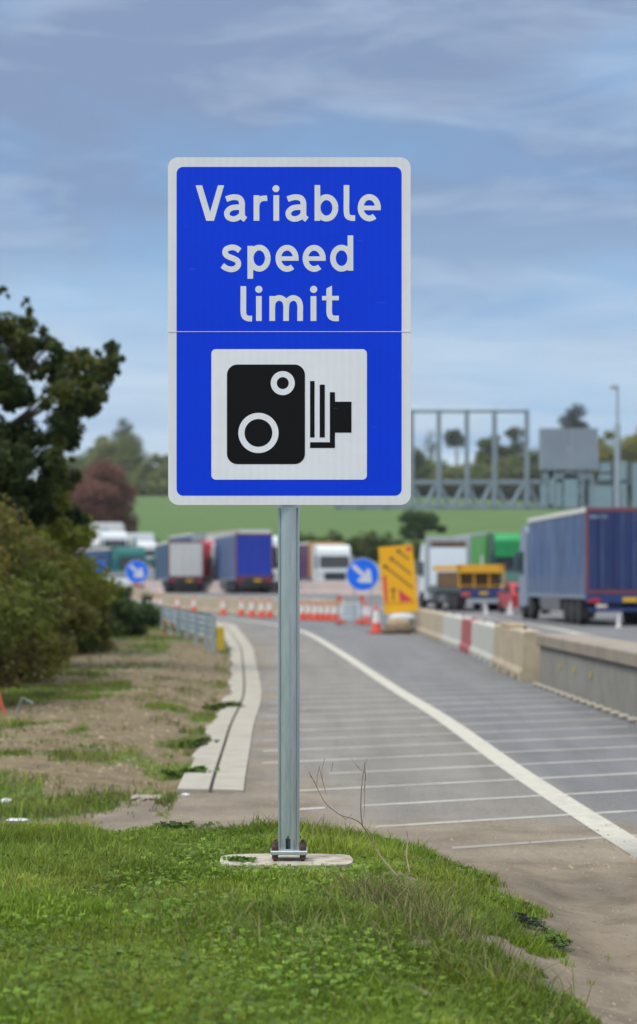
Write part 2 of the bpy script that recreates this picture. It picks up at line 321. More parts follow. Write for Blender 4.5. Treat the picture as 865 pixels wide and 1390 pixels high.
def gmat():
    m, n, l, b = nodemat('ground'); t = n.new('ShaderNodeTexCoord'); O = t.outputs['Object']
    def nz(s, d=6, r=.6):
        k = n.new('ShaderNodeTexNoise'); k.inputs['Scale'].default_value = s; k.inputs['Detail'].default_value = d; k.inputs['Roughness'].default_value = r; l.new(O, k.inputs[0]); return k.outputs[0]
    def ramp(src, st):
        r = n.new('ShaderNodeValToRGB'); e = r.color_ramp.elements
        while len(e) < len(st): e.new(.5)
        for el, (p, c) in zip(e, st): el.position = p; el.color = c+(1,)
        l.new(src, r.inputs[0]); return r.outputs[0]
    def mix(f, a, c):
        k = n.new('ShaderNodeMix'); k.data_type = 'RGBA'; l.new(f, k.inputs[0])
        for q, v in ((6, a), (7, c)):
            if isinstance(v, tuple): k.inputs[q].default_value = v+(1,)
            else: l.new(v, k.inputs[q])
        return k.outputs[2]
    def att(a): k = n.new('ShaderNodeAttribute'); k.attribute_name = a; return k.outputs['Fac']
    dirt = ramp(nz(3.4, 12, .85), [(.32, (.055, .040, .020)), (.44, (.115, .082, .042)), (.56, (.165, .125, .062)), (.68, (.26, .20, .125))])
    vo = n.new('ShaderNodeTexVoronoi'); vo.inputs['Scale'].default_value = 13; l.new(O, vo.inputs[0])
    st = ramp(vo.outputs['Distance'], [(.0, (1, 1, 1)), (.16, (1, 1, 1)), (.24, (0, 0, 0))])
    gate = ramp(nz(3.1, 3), [(.48, (0, 0, 0)), (.58, (1, 1, 1))])
    k = n.new('ShaderNodeMath'); k.operation = 'MULTIPLY'; l.new(st, k.inputs[0]); l.new(gate, k.inputs[1])
    k2 = n.new('ShaderNodeMath'); k2.operation = 'MULTIPLY'; l.new(k.outputs[0], k2.inputs[0]); k2.inputs[1].default_value = .6
    dirt = mix(k2.outputs[0], dirt, (.40, .34, .27))
    mud = ramp(nz(1.6, 9, .65), [(.3, (.115, .090, .060)), (.5, (.180, .145, .102)), (.7, (.245, .205, .15))])
    mud2 = ramp(nz(30, 3, .6), [(.30, (.45, .42, .4)), (.38, (1, 1, 1))])
    mm = n.new('ShaderNodeMix'); mm.data_type = 'RGBA'; mm.blend_type = 'MULTIPLY'; mm.inputs[0].default_value = .8; l.new(mud, mm.inputs[6]); l.new(mud2, mm.inputs[7])
    wv = n.new('ShaderNodeTexWave'); wv.inputs['Scale'].default_value = .9; wv.inputs['Distortion'].default_value = 9; wv.inputs['Detail'].default_value = 5; wv.inputs['Detail Roughness'].default_value = .7; l.new(O, wv.inputs[0])
    m9 = n.new('ShaderNodeMix'); m9.data_type = 'RGBA'; m9.blend_type = 'MULTIPLY'; m9.inputs[0].default_value = .35; l.new(mm.outputs[2], m9.inputs[6]); l.new(ramp(wv.outputs[1], [(.0, (.55, .52, .48)), (.35, (1, 1, 1)), (.8, (1.05, 1.03, 1)), (1., (1.25, 1.2, 1.12))]), m9.inputs[7])
    soil = mix(att('mud'), dirt, m9.outputs[2])
    gr = ramp(nz(4, 6), [(.3, (.045, .075, .015)), (.6, (.085, .125, .025)), (.8, (.12, .13, .045))])
    fld = ramp(nz(.045, 8, .75), [(.3, (.034, .085, .005)), (.7, (.056, .112, .009))])
    g = mix(att('field'), gr, fld)
    k3 = n.new('ShaderNodeMath'); k3.operation = 'MULTIPLY_ADD'; l.new(nz(9, 5, .7), k3.inputs[0]); k3.inputs[1].default_value = 1.5; k3.inputs[2].default_value = -.72
    k4 = n.new('ShaderNodeMath'); k4.operation = 'ADD'; l.new(k3.outputs[0], k4.inputs[0]); l.new(att('grass'), k4.inputs[1])
    gm = ramp(k4.outputs[0], [(.35, (0, 0, 0)), (.62, (1, 1, 1))])
    l.new(mix(gm, soil, g), b.inputs['Base Color']); b.inputs['Roughness'].default_value = .95
    bp = n.new('ShaderNodeBump'); bp.inputs['Strength'].default_value = .65; bp.inputs['Distance'].default_value = .025; l.new(nz(14, 10, .85), bp.inputs['Height']); l.new(bp.outputs[0], b.inputs['Normal'])
gmat()
xx, yy = np.meshgrid(xs, ys)
zz = groundz(xx, yy)
left_ = sm(yy, KL)
mudm = np.maximum(ss(-1.9, -1.0, xx+.5*(fbm(xx*2, yy*2, 3)-.5))*(1-ss(15.6, 16.5, yy)), ss(-.1, .3, xx-left_))
g_ = gridobj('ground', xx, yy, zz, 'ground', {'grass': grassmask(xx, yy), 'mud': mudm, 'field': ss(120, 240, yy)})
tag(g_, 'rough verge soil and grass with a green hillside field beyond', None, kind='structure')
# ------------------------------------------------------------------ road
def catmull(P, n=8):
    P = [np.array(p, float) for p in P]; P = [2*P[0]-P[1]]+P+[2*P[-1]-P[-2]]; o = []
    for i in range(1, len(P)-2):
        for k in range(n):
            t = k/n; a, b, c, d = P[i-1:i+3]
            o.append(.5*((2*b)+(-a+c)*t+(2*a-5*b+4*c-d)*t*t+(-a+3*b-3*c+d)*t**3))
    o.append(P[-2]); return np.array(o)
EDGE = catmull([(2.15, 6.0), (1.95, 9.5), (1.79, 12.33), (1.57, 17.4), (1.36, 24.3), (1.04, 31.7), (.45, 47), (-.2, 62), (-.75, 70), (-1.9, 80), (-4.3, 93.7), (-9, 112), (-15, 135)], 10)
def roadmat():
    m, n, l, b = nodemat('asphalt'); t = n.new('ShaderNodeTexCoord'); O = t.outputs['Object']
    def nz(s, d=6, r=.6, st=(1, 1, 1)):
        mp = n.new('ShaderNodeMapping'); mp.inputs['Scale'].default_value = st; l.new(O, mp.inputs[0])
        k = n.new('ShaderNodeTexNoise'); k.inputs['Scale'].default_value = s; k.inputs['Detail'].default_value = d; k.inputs['Roughness'].default_value = r; l.new(mp.outputs[0], k.inputs[0]); return k.outputs[0]
    def ramp(src, st):
        r = n.new('ShaderNodeValToRGB'); e = r.color_ramp.elements
        while len(e) < len(st): e.new(.5)
        for el, (p, c) in zip(e, st): el.position = p; el.color = c+(1,)
        l.new(src, r.inputs[0]); return r.outputs[0]
    def mix(f, a, c, bt='MIX', fv=None):
        k = n.new('ShaderNodeMix'); k.data_type = 'RGBA'; k.blend_type = bt
        if fv is None: l.new(f, k.inputs[0])
        else: k.inputs[0].default_value = fv
        for q, v in ((6, a), (7, c)):
            if isinstance(v, tuple): k.inputs[q].default_value = v+(1,)
            else: l.new(v, k.inputs[q])
        return k.outputs[2]
    def att(a): k = n.new('ShaderNodeAttribute'); k.attribute_name = a; return k.outputs['Fac']
    clean = ramp(nz(.9, 7, .6, (1, .35, 1)), [(.3, (.108, .110, .116)), (.7, (.155, .157, .163))])
    dusty = ramp(nz(1.3, 8, .65, (1, .5, 1)), [(.3, (.145, .132, .116)), (.7, (.205, .190, .166))])
    mud = ramp(nz(1.6, 9, .65), [(.3, (.115, .090, .060)), (.5, (.180, .145, .102)), (.7, (.245, .205, .15))])
    c = mix(att('dust'), clean, dusty)
    wob = n.new('ShaderNodeMath'); wob.operation = 'MULTIPLY_ADD'; l.new(nz(3.5, 7, .7), wob.inputs[0]); wob.inputs[1].default_value = 1.6; wob.inputs[2].default_value = -.8
    ad = n.new('ShaderNodeMath'); ad.operation = 'ADD'; l.new(wob.outputs[0], ad.inputs[0]); l.new(att('mud'), ad.inputs[1])
    c = mix(ramp(ad.outputs[0], [(.3, (0, 0, 0)), (.75, (1, 1, 1))]), c, mud)
    gr = ramp(nz(90, 2, .6), [(.3, (.55, .55, .55)), (.7, (1.22, 1.22, 1.22))]); c = mix(None, c, gr, 'MULTIPLY', .8)
    tyre = ramp(nz(.8, 6, .7, (2.6, .10, 1)), [(.35, (.80, .79, .78)), (.55, (1, 1, 1)), (.75, (1.08, 1.07, 1.05))]); c = mix(None, c, tyre, 'MULTIPLY', .9)
    oil = ramp(nz(.55, 8, .7, (1, .6, 1)), [(.32, (.72, .71, .70)), (.42, (1, 1, 1))]); c = mix(None, c, oil, 'MULTIPLY', .9)
    spot = ramp(nz(11, 3, .5), [(.24, (.55, .52, .5)), (.32, (1, 1, 1))]); c = mix(None, c, spot, 'MULTIPLY', .7)
    l.new(c, b.inputs['Base Color']); b.inputs['Roughness'].default_value = .88
    bp = n.new('ShaderNodeBump'); bp.inputs['Strength'].default_value = .35; bp.inputs['Distance'].default_value = .006; l.new(nz(120, 3, .6), bp.inputs['Height']); l.new(bp.outputs[0], b.inputs['Normal'])
roadmat()
rd = np.unique(np.concatenate([np.arange(11.3, 30, .18), np.geomspace(30, 246, 130)]))
u = np.unique(np.concatenate([np.linspace(0, .16, 60), np.linspace(.16, 1, 40)]))
uu, dd = np.meshgrid(u, rd); Lx = sm(dd, KR)+.004; Rx = Lx+42
Lx = np.where(dd < 15.6, Lx-.75*(1-ss(14.2, 15.6, dd))-.2, Lx)
rx = Lx+(Rx-Lx)*uu; rz = roadz(dd)+.004-.05*(1-ss(11.3, 11.8, dd))
ex_ = np.interp(dd, EDGE[:, 1], EDGE[:, 0])
fb = fbm(rx*1.5, dd*.8, 4)
dust = 1-ss(-.25, .35, rx-ex_+.4*(fb-.5)); mudr = (1-ss(12.9, 14.6, dd+1.2*(fb-.5)-.25*np.clip(rx-.5, 0, 3)*0+.35*np.clip(rx-.6, 0, 2)))*1.0
mudr = np.maximum(mudr, .8*(1-ss(15.5, 19.5, dd+2*(fb-.5)))*(1-ss(-.3, .9, rx))); mudr = np.maximum(mudr, .75*np.exp(-((rx-Lx-.15)/.35)**2)*ss(.4, .6, fb)); dust = dust*(1-.6*ss(40, 90, dd))
ro = gridobj('road', rx, dd, rz, 'asphalt', {'dust': dust, 'mud': mudr}); tag(ro, 'grey asphalt slip road and motorway, dusty on the near side', None, kind='structure')
def markmat(name, col, wear, fade=(13.6, 11.9)):
    m, n, l, b = nodemat(name); t = n.new('ShaderNodeTexCoord')
    nz = n.new('ShaderNodeTexNoise'); nz.inputs['Scale'].default_value = 7; nz.inputs['Detail'].default_value = 8; nz.inputs['Roughness'].default_value = .75; l.new(t.outputs['Object'], nz.inputs[0])
    r = n.new('ShaderNodeMapRange'); r.inputs[1].default_value = .40; r.inputs[2].default_value = .68; r.inputs[4].default_value = wear; l.new(nz.outputs[0], r.inputs[0])
    k = n.new('ShaderNodeMix'); k.data_type = 'RGBA'; sp = n.new('ShaderNodeSeparateXYZ'); l.new(t.outputs['Object'], sp.inputs[0])
    mr = n.new('ShaderNodeMapRange'); mr.inputs[1].default_value = fade[0]; mr.inputs[2].default_value = fade[1]; mr.inputs[3].default_value = -.25; mr.inputs[4].default_value = 1.1; l.new(sp.outputs[1], mr.inputs[0])
    n5 = n.new('ShaderNodeTexNoise'); n5.inputs['Scale'].default_value = 4; n5.inputs['Detail'].default_value = 8; n5.inputs['Roughness'].default_value = .8; l.new(t.outputs['Object'], n5.inputs[0])
    q1 = n.new('ShaderNodeMath'); q1.operation = 'MULTIPLY_ADD'; l.new(n5.outputs[0], q1.inputs[0]); q1.inputs[1].default_value = 1.2; q1.inputs[2].default_value = -.6
    q2 = n.new('ShaderNodeMath'); q2.operation = 'ADD'; l.new(mr.outputs[0], q2.inputs[0]); l.new(q1.outputs[0], q2.inputs[1])
    q3 = n.new('ShaderNodeMath'); q3.operation = 'MAXIMUM'; q3.use_clamp = True; l.new(q2.outputs[0], q3.inputs[0]); l.new(r.outputs[0], q3.inputs[1])
    l.new(q3.outputs[0], k.inputs[0]); k.inputs[6].default_value = col+(1,); k.inputs[7].default_value = (.21, .195, .17, 1)
    l.new(k.outputs[2], b.inputs['Base Color']); b.inputs['Roughness'].default_value = .75
markmat('mark_bold', (.43, .41, .345), .55); markmat('mark_thin', (.36, .355, .325), .65, (15.2, 12.2))
def ribbon(P, wd, dz):
    m = MB(); P = np.array(P)
    T = np.gradient(P, axis=0); T /= np.linalg.norm(T, axis=1)[:, None]; Nn = np.stack([-T[:, 1], T[:, 0]], 1)
    a = P-Nn*wd/2; c = P+Nn*wd/2
    for i in range(len(P)-1):
        z0 = float(roadz(P[i, 1])+dz); z1 = float(roadz(P[i+1, 1])+dz)
        m.poly([(a[i, 0], a[i, 1], z0), (a[i+1, 0], a[i+1, 1], z1), (c[i+1, 0], c[i+1, 1], z1), (c[i, 0], c[i, 1], z0)])
    return m
E1 = EDGE[EDGE[:, 1] > 11.75]
tag(ribbon(E1, .19, .0075).build('edge_line', 'mark_bold'), 'broad worn cream edge line curving along the slip road', None, kind='structure')
M2 = catmull([(6.9, 22), (7.25, 45), (7.5, 60), (7.5, 75), (6.6, 95), (4.9, 112), (1.5, 130), (-3.5, 145), (-10, 160), (-19, 185), (-30, 205)], 8)
tag(ribbon(M2, .28, .0075).build('carriageway_line', 'mark_bold'), 'white edge line of the carriageway beside the queueing lorries', None, kind='structure')
m = MB()
for k in range(44):
    d0 = 12.0+1.3*k; r_ = random.Random(k)
    x0 = max(float(sm(d0-.3, KR))+.12, -2.5) if k > 2 else (.75, .35, -.2)[k]; x1 = 3.05 if d0+.55*3.05 > 33 else 3.2
    nseg = 14; w_ = .050
    cut = .0
    for i in range(nseg):
        a = x0+(x1-x0)*i/nseg; c = x0+(x1-x0)*(i+1)/nseg
        if k < 6 and a < .2 and r_.random() < .25: continue
        ww = w_*(.75+.4*r_.random())
        m.poly([(a, d0+.55*a-ww, .0058), (c, d0+.55*c-ww, .0058), (c, d0+.55*c+ww, .0058), (a, d0+.55*a+ww, .0058)])
tag(m.build('rumble_lines', 'mark_thin'), 'thin white lines painted across the slip road', None, kind='structure')
# drainage kerb: outer haunch of concrete slabs, slot, inner channel block
ds = np.concatenate([np.arange(15.75, 30, .25), np.geomspace(30, 130, 90)])
def strip(a, b, z0, z1, jag=None):
    m = MB(); prev = None
    for k, d in enumerate(ds):
        xa, xb = a(d), b(d)
        if jag: xa += jag(d)
        z = float(roadz(d)); row = [(xa, d, z-.15), (xa, d, z+z0), (xb, d, z+z1), (xb, d, z-.15)]
        bidx = len(m.v); m.v += row
        if prev is not None:
            for q in range(3): m.f.append((prev+q, prev+q+1, bidx+q+1, bidx+q))
        else: m.f.append((bidx, bidx+1, bidx+2, bidx+3))
        prev = bidx
    return m
jag = lambda d: .03*math.sin(d*1.3)*(1 if d > 17 else 0)+(.05 if (d*.35) % 1 < .5 else 0)*(d > 17.5)*(d < 32)
kb = thing('drainage_kerb', 'pale concrete drainage kerb curving beside the slip road', None, (0, 0, 0)); kb['kind'] = 'structure'
del_ = [k for k in ('category',) if k in kb.keys()]
strip(lambda d: float(sm(d, KL)), lambda d: float(sm(d, KG))-.014, .026, .022, jag).build('outer_slabs', 'kerb_concrete', kb)
strip(lambda d: float(sm(d, KG))+.014, lambda d: float(sm(d, KR)), .022, .016).build('inner_blocks', 'kerb_concrete', kb)
strip(lambda d: float(sm(d, KG))-.014, lambda d: float(sm(d, KG))+.014, .004, .004).build('drain_slot', 'slot_dark', kb)
# ------------------------------------------------------------------ THE SIGN
SD = 9.6; PXM = F/SD
def sx(px): return (px-392.5)/PXM
def sz(py): return (1158-py)/PXM
SZ0 = Z(1158, SD)
sign = thing('road_sign', 'tall blue sign reading Variable speed limit over a camera symbol, on a steel post', 'road sign', (X(392.5, SD), SD, SZ0))
def rrect(x0, x1, y0, y1, r, n=8):      # px outline -> local (x,z)
    P = []
    for cx, cy, a0 in ((x1-r, y0+r, -90), (x1-r, y1-r, 0), (x0+r, y1-r, 90), (x0+r, y0+r, 180)):
        for k in range(n+1): a = R(a0+90*k/n); P.append((sx(cx+r*math.cos(a)), sz(cy+r*math.sin(a))))
    return P
def plate(pts, y0, y1, m=None):
    m = m or MB(); m.prism(pts, y0, y1, 'y'); return m
YF = -.062      # face plane of the boards (in front of the post)
def half(P, zc, upper):       # clip outline at the joint
    o = []
    for (a, b) in P:
        if (b >= zc) == upper: o.append((a, b))
    xs_ = [p[0] for p in P]; 
    return o
zj = sz(452.3)
full = rrect(229.3, 556.8, 217, 686, 14)
up = [p for p in full if p[1] >= zj]; lw = [p for p in full if p[1] < zj]
xl, xr = sx(229.3), sx(556.8)
# order: outline runs top-right, bottom-right, bottom-left, top-left (photo rows grow downward)
upo = [(xl, zj+.0003)]+[p for p in full[27:36]]+[p for p in full[0:9]]+[(xr, zj+.0003)]
lwo = [(xr+.0012, zj-.0003)]+[(a+.0012, b) for a, b in full[9:27]]+[(xl+.0012, zj-.0003)]
plate(upo, YF, YF+.004).build('upper_board', 'sign_white', sign)
plate(lwo, YF, YF+.004).build('lower_board', 'sign_white', sign)
blue = rrect(241, 544.6, 230, 673.5, 9)
xl, xr = sx(241), sx(544.6)
bu = [(xl, zj+.0003)]+blue[27:36]+blue[0:9]+[(xr, zj+.0003)]; bl = [(xr, zj-.0003)]+blue[9:27]+[(xl, zj-.0003)]
BF = plate(bu, YF-.0008, YF-.0002).build('blue_field', 'sign_blue', sign); plate(bl, YF-.0008, YF-.0002).build('blue_field', 'sign_blue', sign)
plate(rrect(288, 497.8, 476, 652, 6), YF-.0018, YF-.0010).build('symbol_panel', 'symbol_white', sign)
def disc(cx, cy, r, n=40): return [(sx(cx+r*math.cos(2*math.pi*k/n)), sz(cy+r*math.sin(2*math.pi*k/n))) for k in range(n)]
def rect(x0, x1, y0, y1): return [(sx(x0), sz(y0)), (sx(x1), sz(y0)), (sx(x1), sz(y1)), (sx(x0), sz(y1))]
cs = MB(); plate(rrect(309, 414.2, 496.7, 631, 14), YF-.0028, YF-.0020, cs)
for r_ in ((421.1, 427.2, 519, 595), (434.1, 441, 523.8, 595)): plate(rect(*r_), YF-.0028, YF-.0020, cs)
plate([(sx(a), sz(b)) for a, b in ((447.8, 534), (454.7, 534), (454.7, 546.8), (477, 546.8), (477, 588.5), (454.7, 588.5), (454.7, 609.2), (421.1, 609.2), (421.1, 601.5), (447.8, 601.5))], YF-.0028, YF-.0020, cs)
csy = cs.build('camera_symbol', 'sign_black', sign)
m = MB()
def ring(cx, cy, ro, ri, y, m, n=48):
    for k in range(n):
        a, b = 2*math.pi*k/n, 2*math.pi*(k+1)/n
        m.poly([(sx(cx+q*math.cos(t)), y, sz(cy+q*math.sin(t))) for q, t in ((ro, a), (ro, b), (ri, b), (ri, a))])
ring(384.3, 521.8, 16.2, 8.1, YF-.0033, m); m.build('lens_ring', 'symbol_white', csy); m = MB(); ring(351.5, 589, 27.1, 18.8, YF-.0033, m); m.build('lens_ring', 'symbol_white', csy)
# lettering drawn stroke by stroke
def stroke(P, wd, m, k, smooth=True, n=10):
    P = catmull(P, n) if smooth and len(P) > 2 else np.array(P, float)
    T = np.gradient(P, axis=0); T /= np.linalg.norm(T, axis=1)[:, None]; Nn = np.stack([-T[:, 1], T[:, 0]], 1)
    y = YF-.0012-.00012*k; a = P-Nn*wd/2; c = P+Nn*wd/2
    for i in range(len(P)-1): m.poly([(sx(a[i, 0]), y, sz(a[i, 1])), (sx(a[i+1, 0]), y, sz(a[i+1, 1])), (sx(c[i+1, 0]), y, sz(c[i+1, 1])), (sx(c[i, 0]), y, sz(c[i, 1]))])
def ell(cx, cy, rx_, ry_, a0, a1, n=36): return [(cx+rx_*math.cos(R(a0+(a1-a0)*k/n)), cy+ry_*math.sin(R(a0+(a1-a0)*k/n))) for k in range(n+1)]
class Line:
    def __init__(s, ox, oy, sc): s.ox, s.oy, s.sc, s.m, s.k = ox, oy, sc, MB(), 0
    def P(s, pts): return [(s.ox+a/s.sc, s.oy+b/s.sc) for a, b in pts]
    def letter(s, ch):
        if s.m.v: s.m.build('letter', 'sign_white', BF, label='letter '+ch)
        s.m = MB()
    def st(s, pts, w_, smooth=True): s.k += 1; stroke(s.P(pts), w_/s.sc, s.m, s.k % 6, smooth, 6 if len(pts) < 20 else 1)
    def pg(s, pts): s.k += 1; y = YF-.0012-.00012*(s.k % 6); s.m.poly([(sx(a), y, sz(b)) for a, b in s.P(pts)])
    def bar(s, x0, x1, y0, y1): s.pg([(x0, y0), (x1, y0), (x1, y1), (x0, y1)])
    def dot(s, x, y, r): s.pg(ell(x, y, r, r, 0, 350, 35))
    def e(s, cx, cy, rx_, ry_, w_, bh):
        s.st(ell(cx, cy, rx_, ry_, 8, -308), w_); s.bar(cx-rx_, cx+rx_+w_*.48, cy-bh*.45, cy+bh*.55)
    def a(s, dx, k=1):
        s.st([(dx+296, 208), (dx+330, 196), (dx+368, 191), (dx+408, 201), (dx+427, 235), (dx+428, 290), (dx+429, 335), (dx+436, 360), (dx+458, 377)], 48)
        s.st([(dx+428, 276), (dx+385, 275), (dx+335, 284), (dx+303, 318), (dx+312, 356), (dx+350, 373), (dx+392, 364), (dx+428, 335)], 46)
W = 49
l1 = Line(260, 240, 6.179); LT = l1.letter
l1.pg([(42, 92), (96, 92), (162, 315), (163, 388), (130, 388)]); l1.pg([(228, 92), (279, 92), (195, 388), (163, 388), (162, 315)]); LT('V')
l1.a(0); LT('a'); l1.bar(525, 573, 175, 388); l1.st([(549, 290), (556, 240), (585, 206), (638, 199)], 46); LT('r'); l1.bar(690, 738, 175, 388); l1.dot(711, 120, 29); LT('i')
l1.a(512); LT('a')
o2 = (390-260)*6.179
l1.bar(o2+230, o2+277, 90, 388); l1.st(ell(o2+329, 280, 74, 89, 0, 360), W); LT('b')
l1.st([(o2+496, 90), (o2+496, 200), (o2+496, 310), (o2+506, 350), (o2+535, 364), (o2+568, 365)], 47); LT('l')
l1.e(o2+686, 279, 72, 89, W, 38); LT('e')
l2 = Line(290, 310, 4.325); LT = l2.letter
l2.st([(157, 143), (135, 128), (108, 124), (78, 135), (72, 158), (88, 176), (118, 188), (143, 203), (148, 226), (132, 246), (104, 252), (76, 244), (55, 229)], 33); LT('s')
l2.bar(202, 235, 115, 307); l2.st(ell(270.5, 187, 50, 62, 0, 360), 33); LT('p'); l2.e(433, 188, 51, 62, 33, 26); LT('e'); l2.e(591, 188, 51, 62, 33, 26); LT('e')
l2.bar(786, 819, 54, 260); l2.st(ell(751, 187, 50.5, 62, 0, 360), 33); LT('d')
l3 = Line(290, 310, 4.325); LT = l3.letter
l3.st([(178, 350), (178, 430), (178, 500), (185, 527), (204, 538), (229, 540)], 33); LT('l'); l3.bar(252, 285, 408, 553); l3.dot(268, 369, 21); LT('i')
l3.bar(330, 363, 408, 553)
for q in (346, 428): l3.st([(q, 475), (q+7, 440), (q+36, 419), (q+68, 430), (q+81, 462), (q+81, 510), (q+81, 553)], 33)
LT('m'); l3.bar(570, 604, 408, 553); l3.dot(588, 369, 21); LT('i')
l3.pg([(662, 364), (695, 347), (695, 420), (662, 420)]); l3.st([(679, 410), (679, 460), (679, 505), (688, 529), (708, 538), (735, 538)], 33); l3.bar(637, 735, 407, 433); LT('t')
MB().box(sx(229.6), sx(556.6), YF-.0022, YF-.0011, zj-.0011, zj+.0009).build('gap_light_strip', 'symbol_white', sign)  # added pale strip, stands in for light showing through the board gap
# rails and clips behind the boards
for q in (262, 452, 640):
    m = MB(); m.box(sx(236), sx(550), YF+.004, YF+.020, sz(q)-.018, sz(q)+.018); m.build('back_rail', 'galv_dull', sign)
    m = MB(); m.lathe([(.051, -.022), (.056, -.022), (.056, .022), (.051, .022)], (0, 0, sz(q)), 'z', 24); m.build('post_clamp', 'galv', sign, True)
PR = .0458
m = MB(); n_ = 40; rows = [.016, .022, .05, .068, .078, .30, 1.0, 2.0, sz(224)]
for h in rows:
    for k in range(n_): a = 2*math.pi*k/n_; m.v.append((PR*math.cos(a), PR*math.sin(a), h))
for i in range(len(rows)-1):
    for k in range(n_):
        a = 2*math.pi*(k+.5)/n_; slot = abs(((a-1.5*math.pi+math.pi) % (2*math.pi))-math.pi+.08) < (.26 if i < 3 else .12)
        if slot and 1 <= i <= 3: continue
        m.f.append((i*n_+k, i*n_+(k+1) % n_, (i+1)*n_+(k+1) % n_, (i+1)*n_+k))
m.f.append(tuple((len(rows)-1)*n_+k for k in range(n_)))
po = m.build('post', 'galv', sign, True)
MB().box(-.0045, .0035, -PR-.0035, -PR+.002, .085, sz(690)).build('seam_weld', 'galv', sign)
MB().box(-PR-.0005, -PR+.005, -.030, -.0245, .02, sz(690)).box(PR-.010, PR-.006, -.0325, -.028, .02, sz(690)).build('post_ridge', 'galv_dull', sign)
MB().box(-.080, .080, -.08, .08, 0, .018, bev=.004).build('base_plate', 'galv', sign)
for a, b in ((-1, -1), (1, -1), (1, 1), (-1, 1)):
    bx_, by_ = a*.060, b*.060
    bo = MB().tube([(bx_, by_, -.035), (bx_, by_, .05)], .008, 10).build('anchor_bolt', 'rust', sign)
    MB().lathe([(.0155, .019), (.0155, .034), (.010, .045), (.006, .050)], (bx_, by_, 0), 'z', 6).build('nut', 'rust', bo)
    MB().lathe([(.013, -.020), (.013, -.002)], (bx_, by_, 0), 'z', 6).build('levelling_nut', 'rust', bo)
m = MB(); rr = random.Random(2); pts = []
for k in range(28):
    a = 2*math.pi*k/28; pts.append((.285*abs(math.cos(a))**.45*math.copysign(1, math.cos(a))*(1+.03*rr.random()), .20*abs(math.sin(a))**.45*math.copysign(1, math.sin(a))*(1+.04*rr.random())))
m.prism(pts, -.22, -.028, 'z')
cf = m.build('concrete_footing', 'pad_concrete'); cf.location = (X(388.5, SD), SD, SZ0); tag(cf, 'worn pale concrete footing under the base plate of the sign post', 'concrete footing')
# ------------------------------------------------------------------ foliage engine
def leaves(centers, radii, count, size, cols, flat=.6, seed=0, shell=.0, aspect=1.6):
    r = np.random.default_rng(seed); C = np.asarray(centers, float); Rr = np.asarray(radii, float)
    if Rr.ndim == 1: Rr = np.stack([Rr]*3, 1)
    vol = Rr.prod(1)**(2/3); idx = r.choice(len(C), count, p=vol/vol.sum())
    v = r.normal(size=(count, 3)); v /= np.linalg.norm(v, axis=1)[:, None]
    rad = (shell+(1-shell)*r.random(count))**(.45)
    P = C[idx]+v*rad[:, None]*Rr[idx]
    nrm = v*.6+r.normal(size=(count, 3))*.7+np.array([0, 0, flat]); nrm /= np.linalg.norm(nrm, axis=1)[:, None]
    t = np.cross(nrm, r.normal(size=(count, 3))); t /= np.linalg.norm(t, axis=1)[:, None]; b = np.cross(nrm, t)
    s = size*(.6+.8*r.random(count))[:, None]
    V = np.stack([P-t*s*aspect*.5, P+b*s*.42, P+t*s*aspect*.5, P-b*s*.42], 1).reshape(-1, 3)
    cols = np.array(cols); base = cols[r.choice(len(cols), len(C))][idx]*.75+cols[r.choice(len(cols), count)]*.25
    tint = base*(.65+.7*r.random(count))[:, None]; tint = np.repeat(tint, 4, 0)
    return V, np.arange(count*4).reshape(-1, 4), tint
def clumps(c, rad, n, cr, seed, squash=1.0, low=-.9):
    r = np.random.default_rng(seed); C = []
    while len(C) < n:
        v = r.normal(size=3); v /= np.linalg.norm(v)
        if v[2] < low: continue
        q = (.25+.75*r.random()**.6); C.append([c[0]+v[0]*rad[0]*q, c[1]+v[1]*rad[1]*q, c[2]+v[2]*rad[2]*q])
    C = np.array(C); S = cr*(.6+.8*r.random(n)); return C, np.stack([S, S, S*.75*squash], 1)
def tree(name, label, cat, base, h, rad, crown_z, cols, leaf, count, seed, group=None, ncl=26, cr=None, trunk_r=None, stem=True, low=-.9, limbs=7):
    """base world xyz; crown ellipsoid radii rad centred at crown_z above base."""
    t = thing(name, label, cat, base, 0, group); r = random.Random(seed)
    cr = cr or min(rad)*.38; C, S = clumps((0, 0, crown_z), rad, ncl, cr, seed, low=low)
    V, Fq, ti = leaves(C, S, count, leaf, cols, seed=seed); V[:, 2] = np.maximum(V[:, 2], .02)
    npmesh('crown', V, Fq, 'leaf', t, ti)
    if stem:
        tr = trunk_r or h*.03; m = MB(); top = crown_z+rad[2]*.35
        pts = [(r.uniform(-.02, .02)*h*k/5, r.uniform(-.02, .02)*h*k/5, -.3+(top+.3)*k/5) for k in range(6)]
        m.tube(pts, [tr*(1.25-.2*k) for k in range(6)], 8)
        for q in range(limbs):
            j = 2+q % 3; a = np.array(pts[j]); b = C[(q*3) % len(C)]; mid = (a+b)/2+np.array([0, 0, .08*h])*r.random()
            m.tube([tuple(a), tuple(mid), tuple(b)], [tr*.5, tr*.3, tr*.1], 6)
        m.build('trunk', 'bark', t, True)
    return t
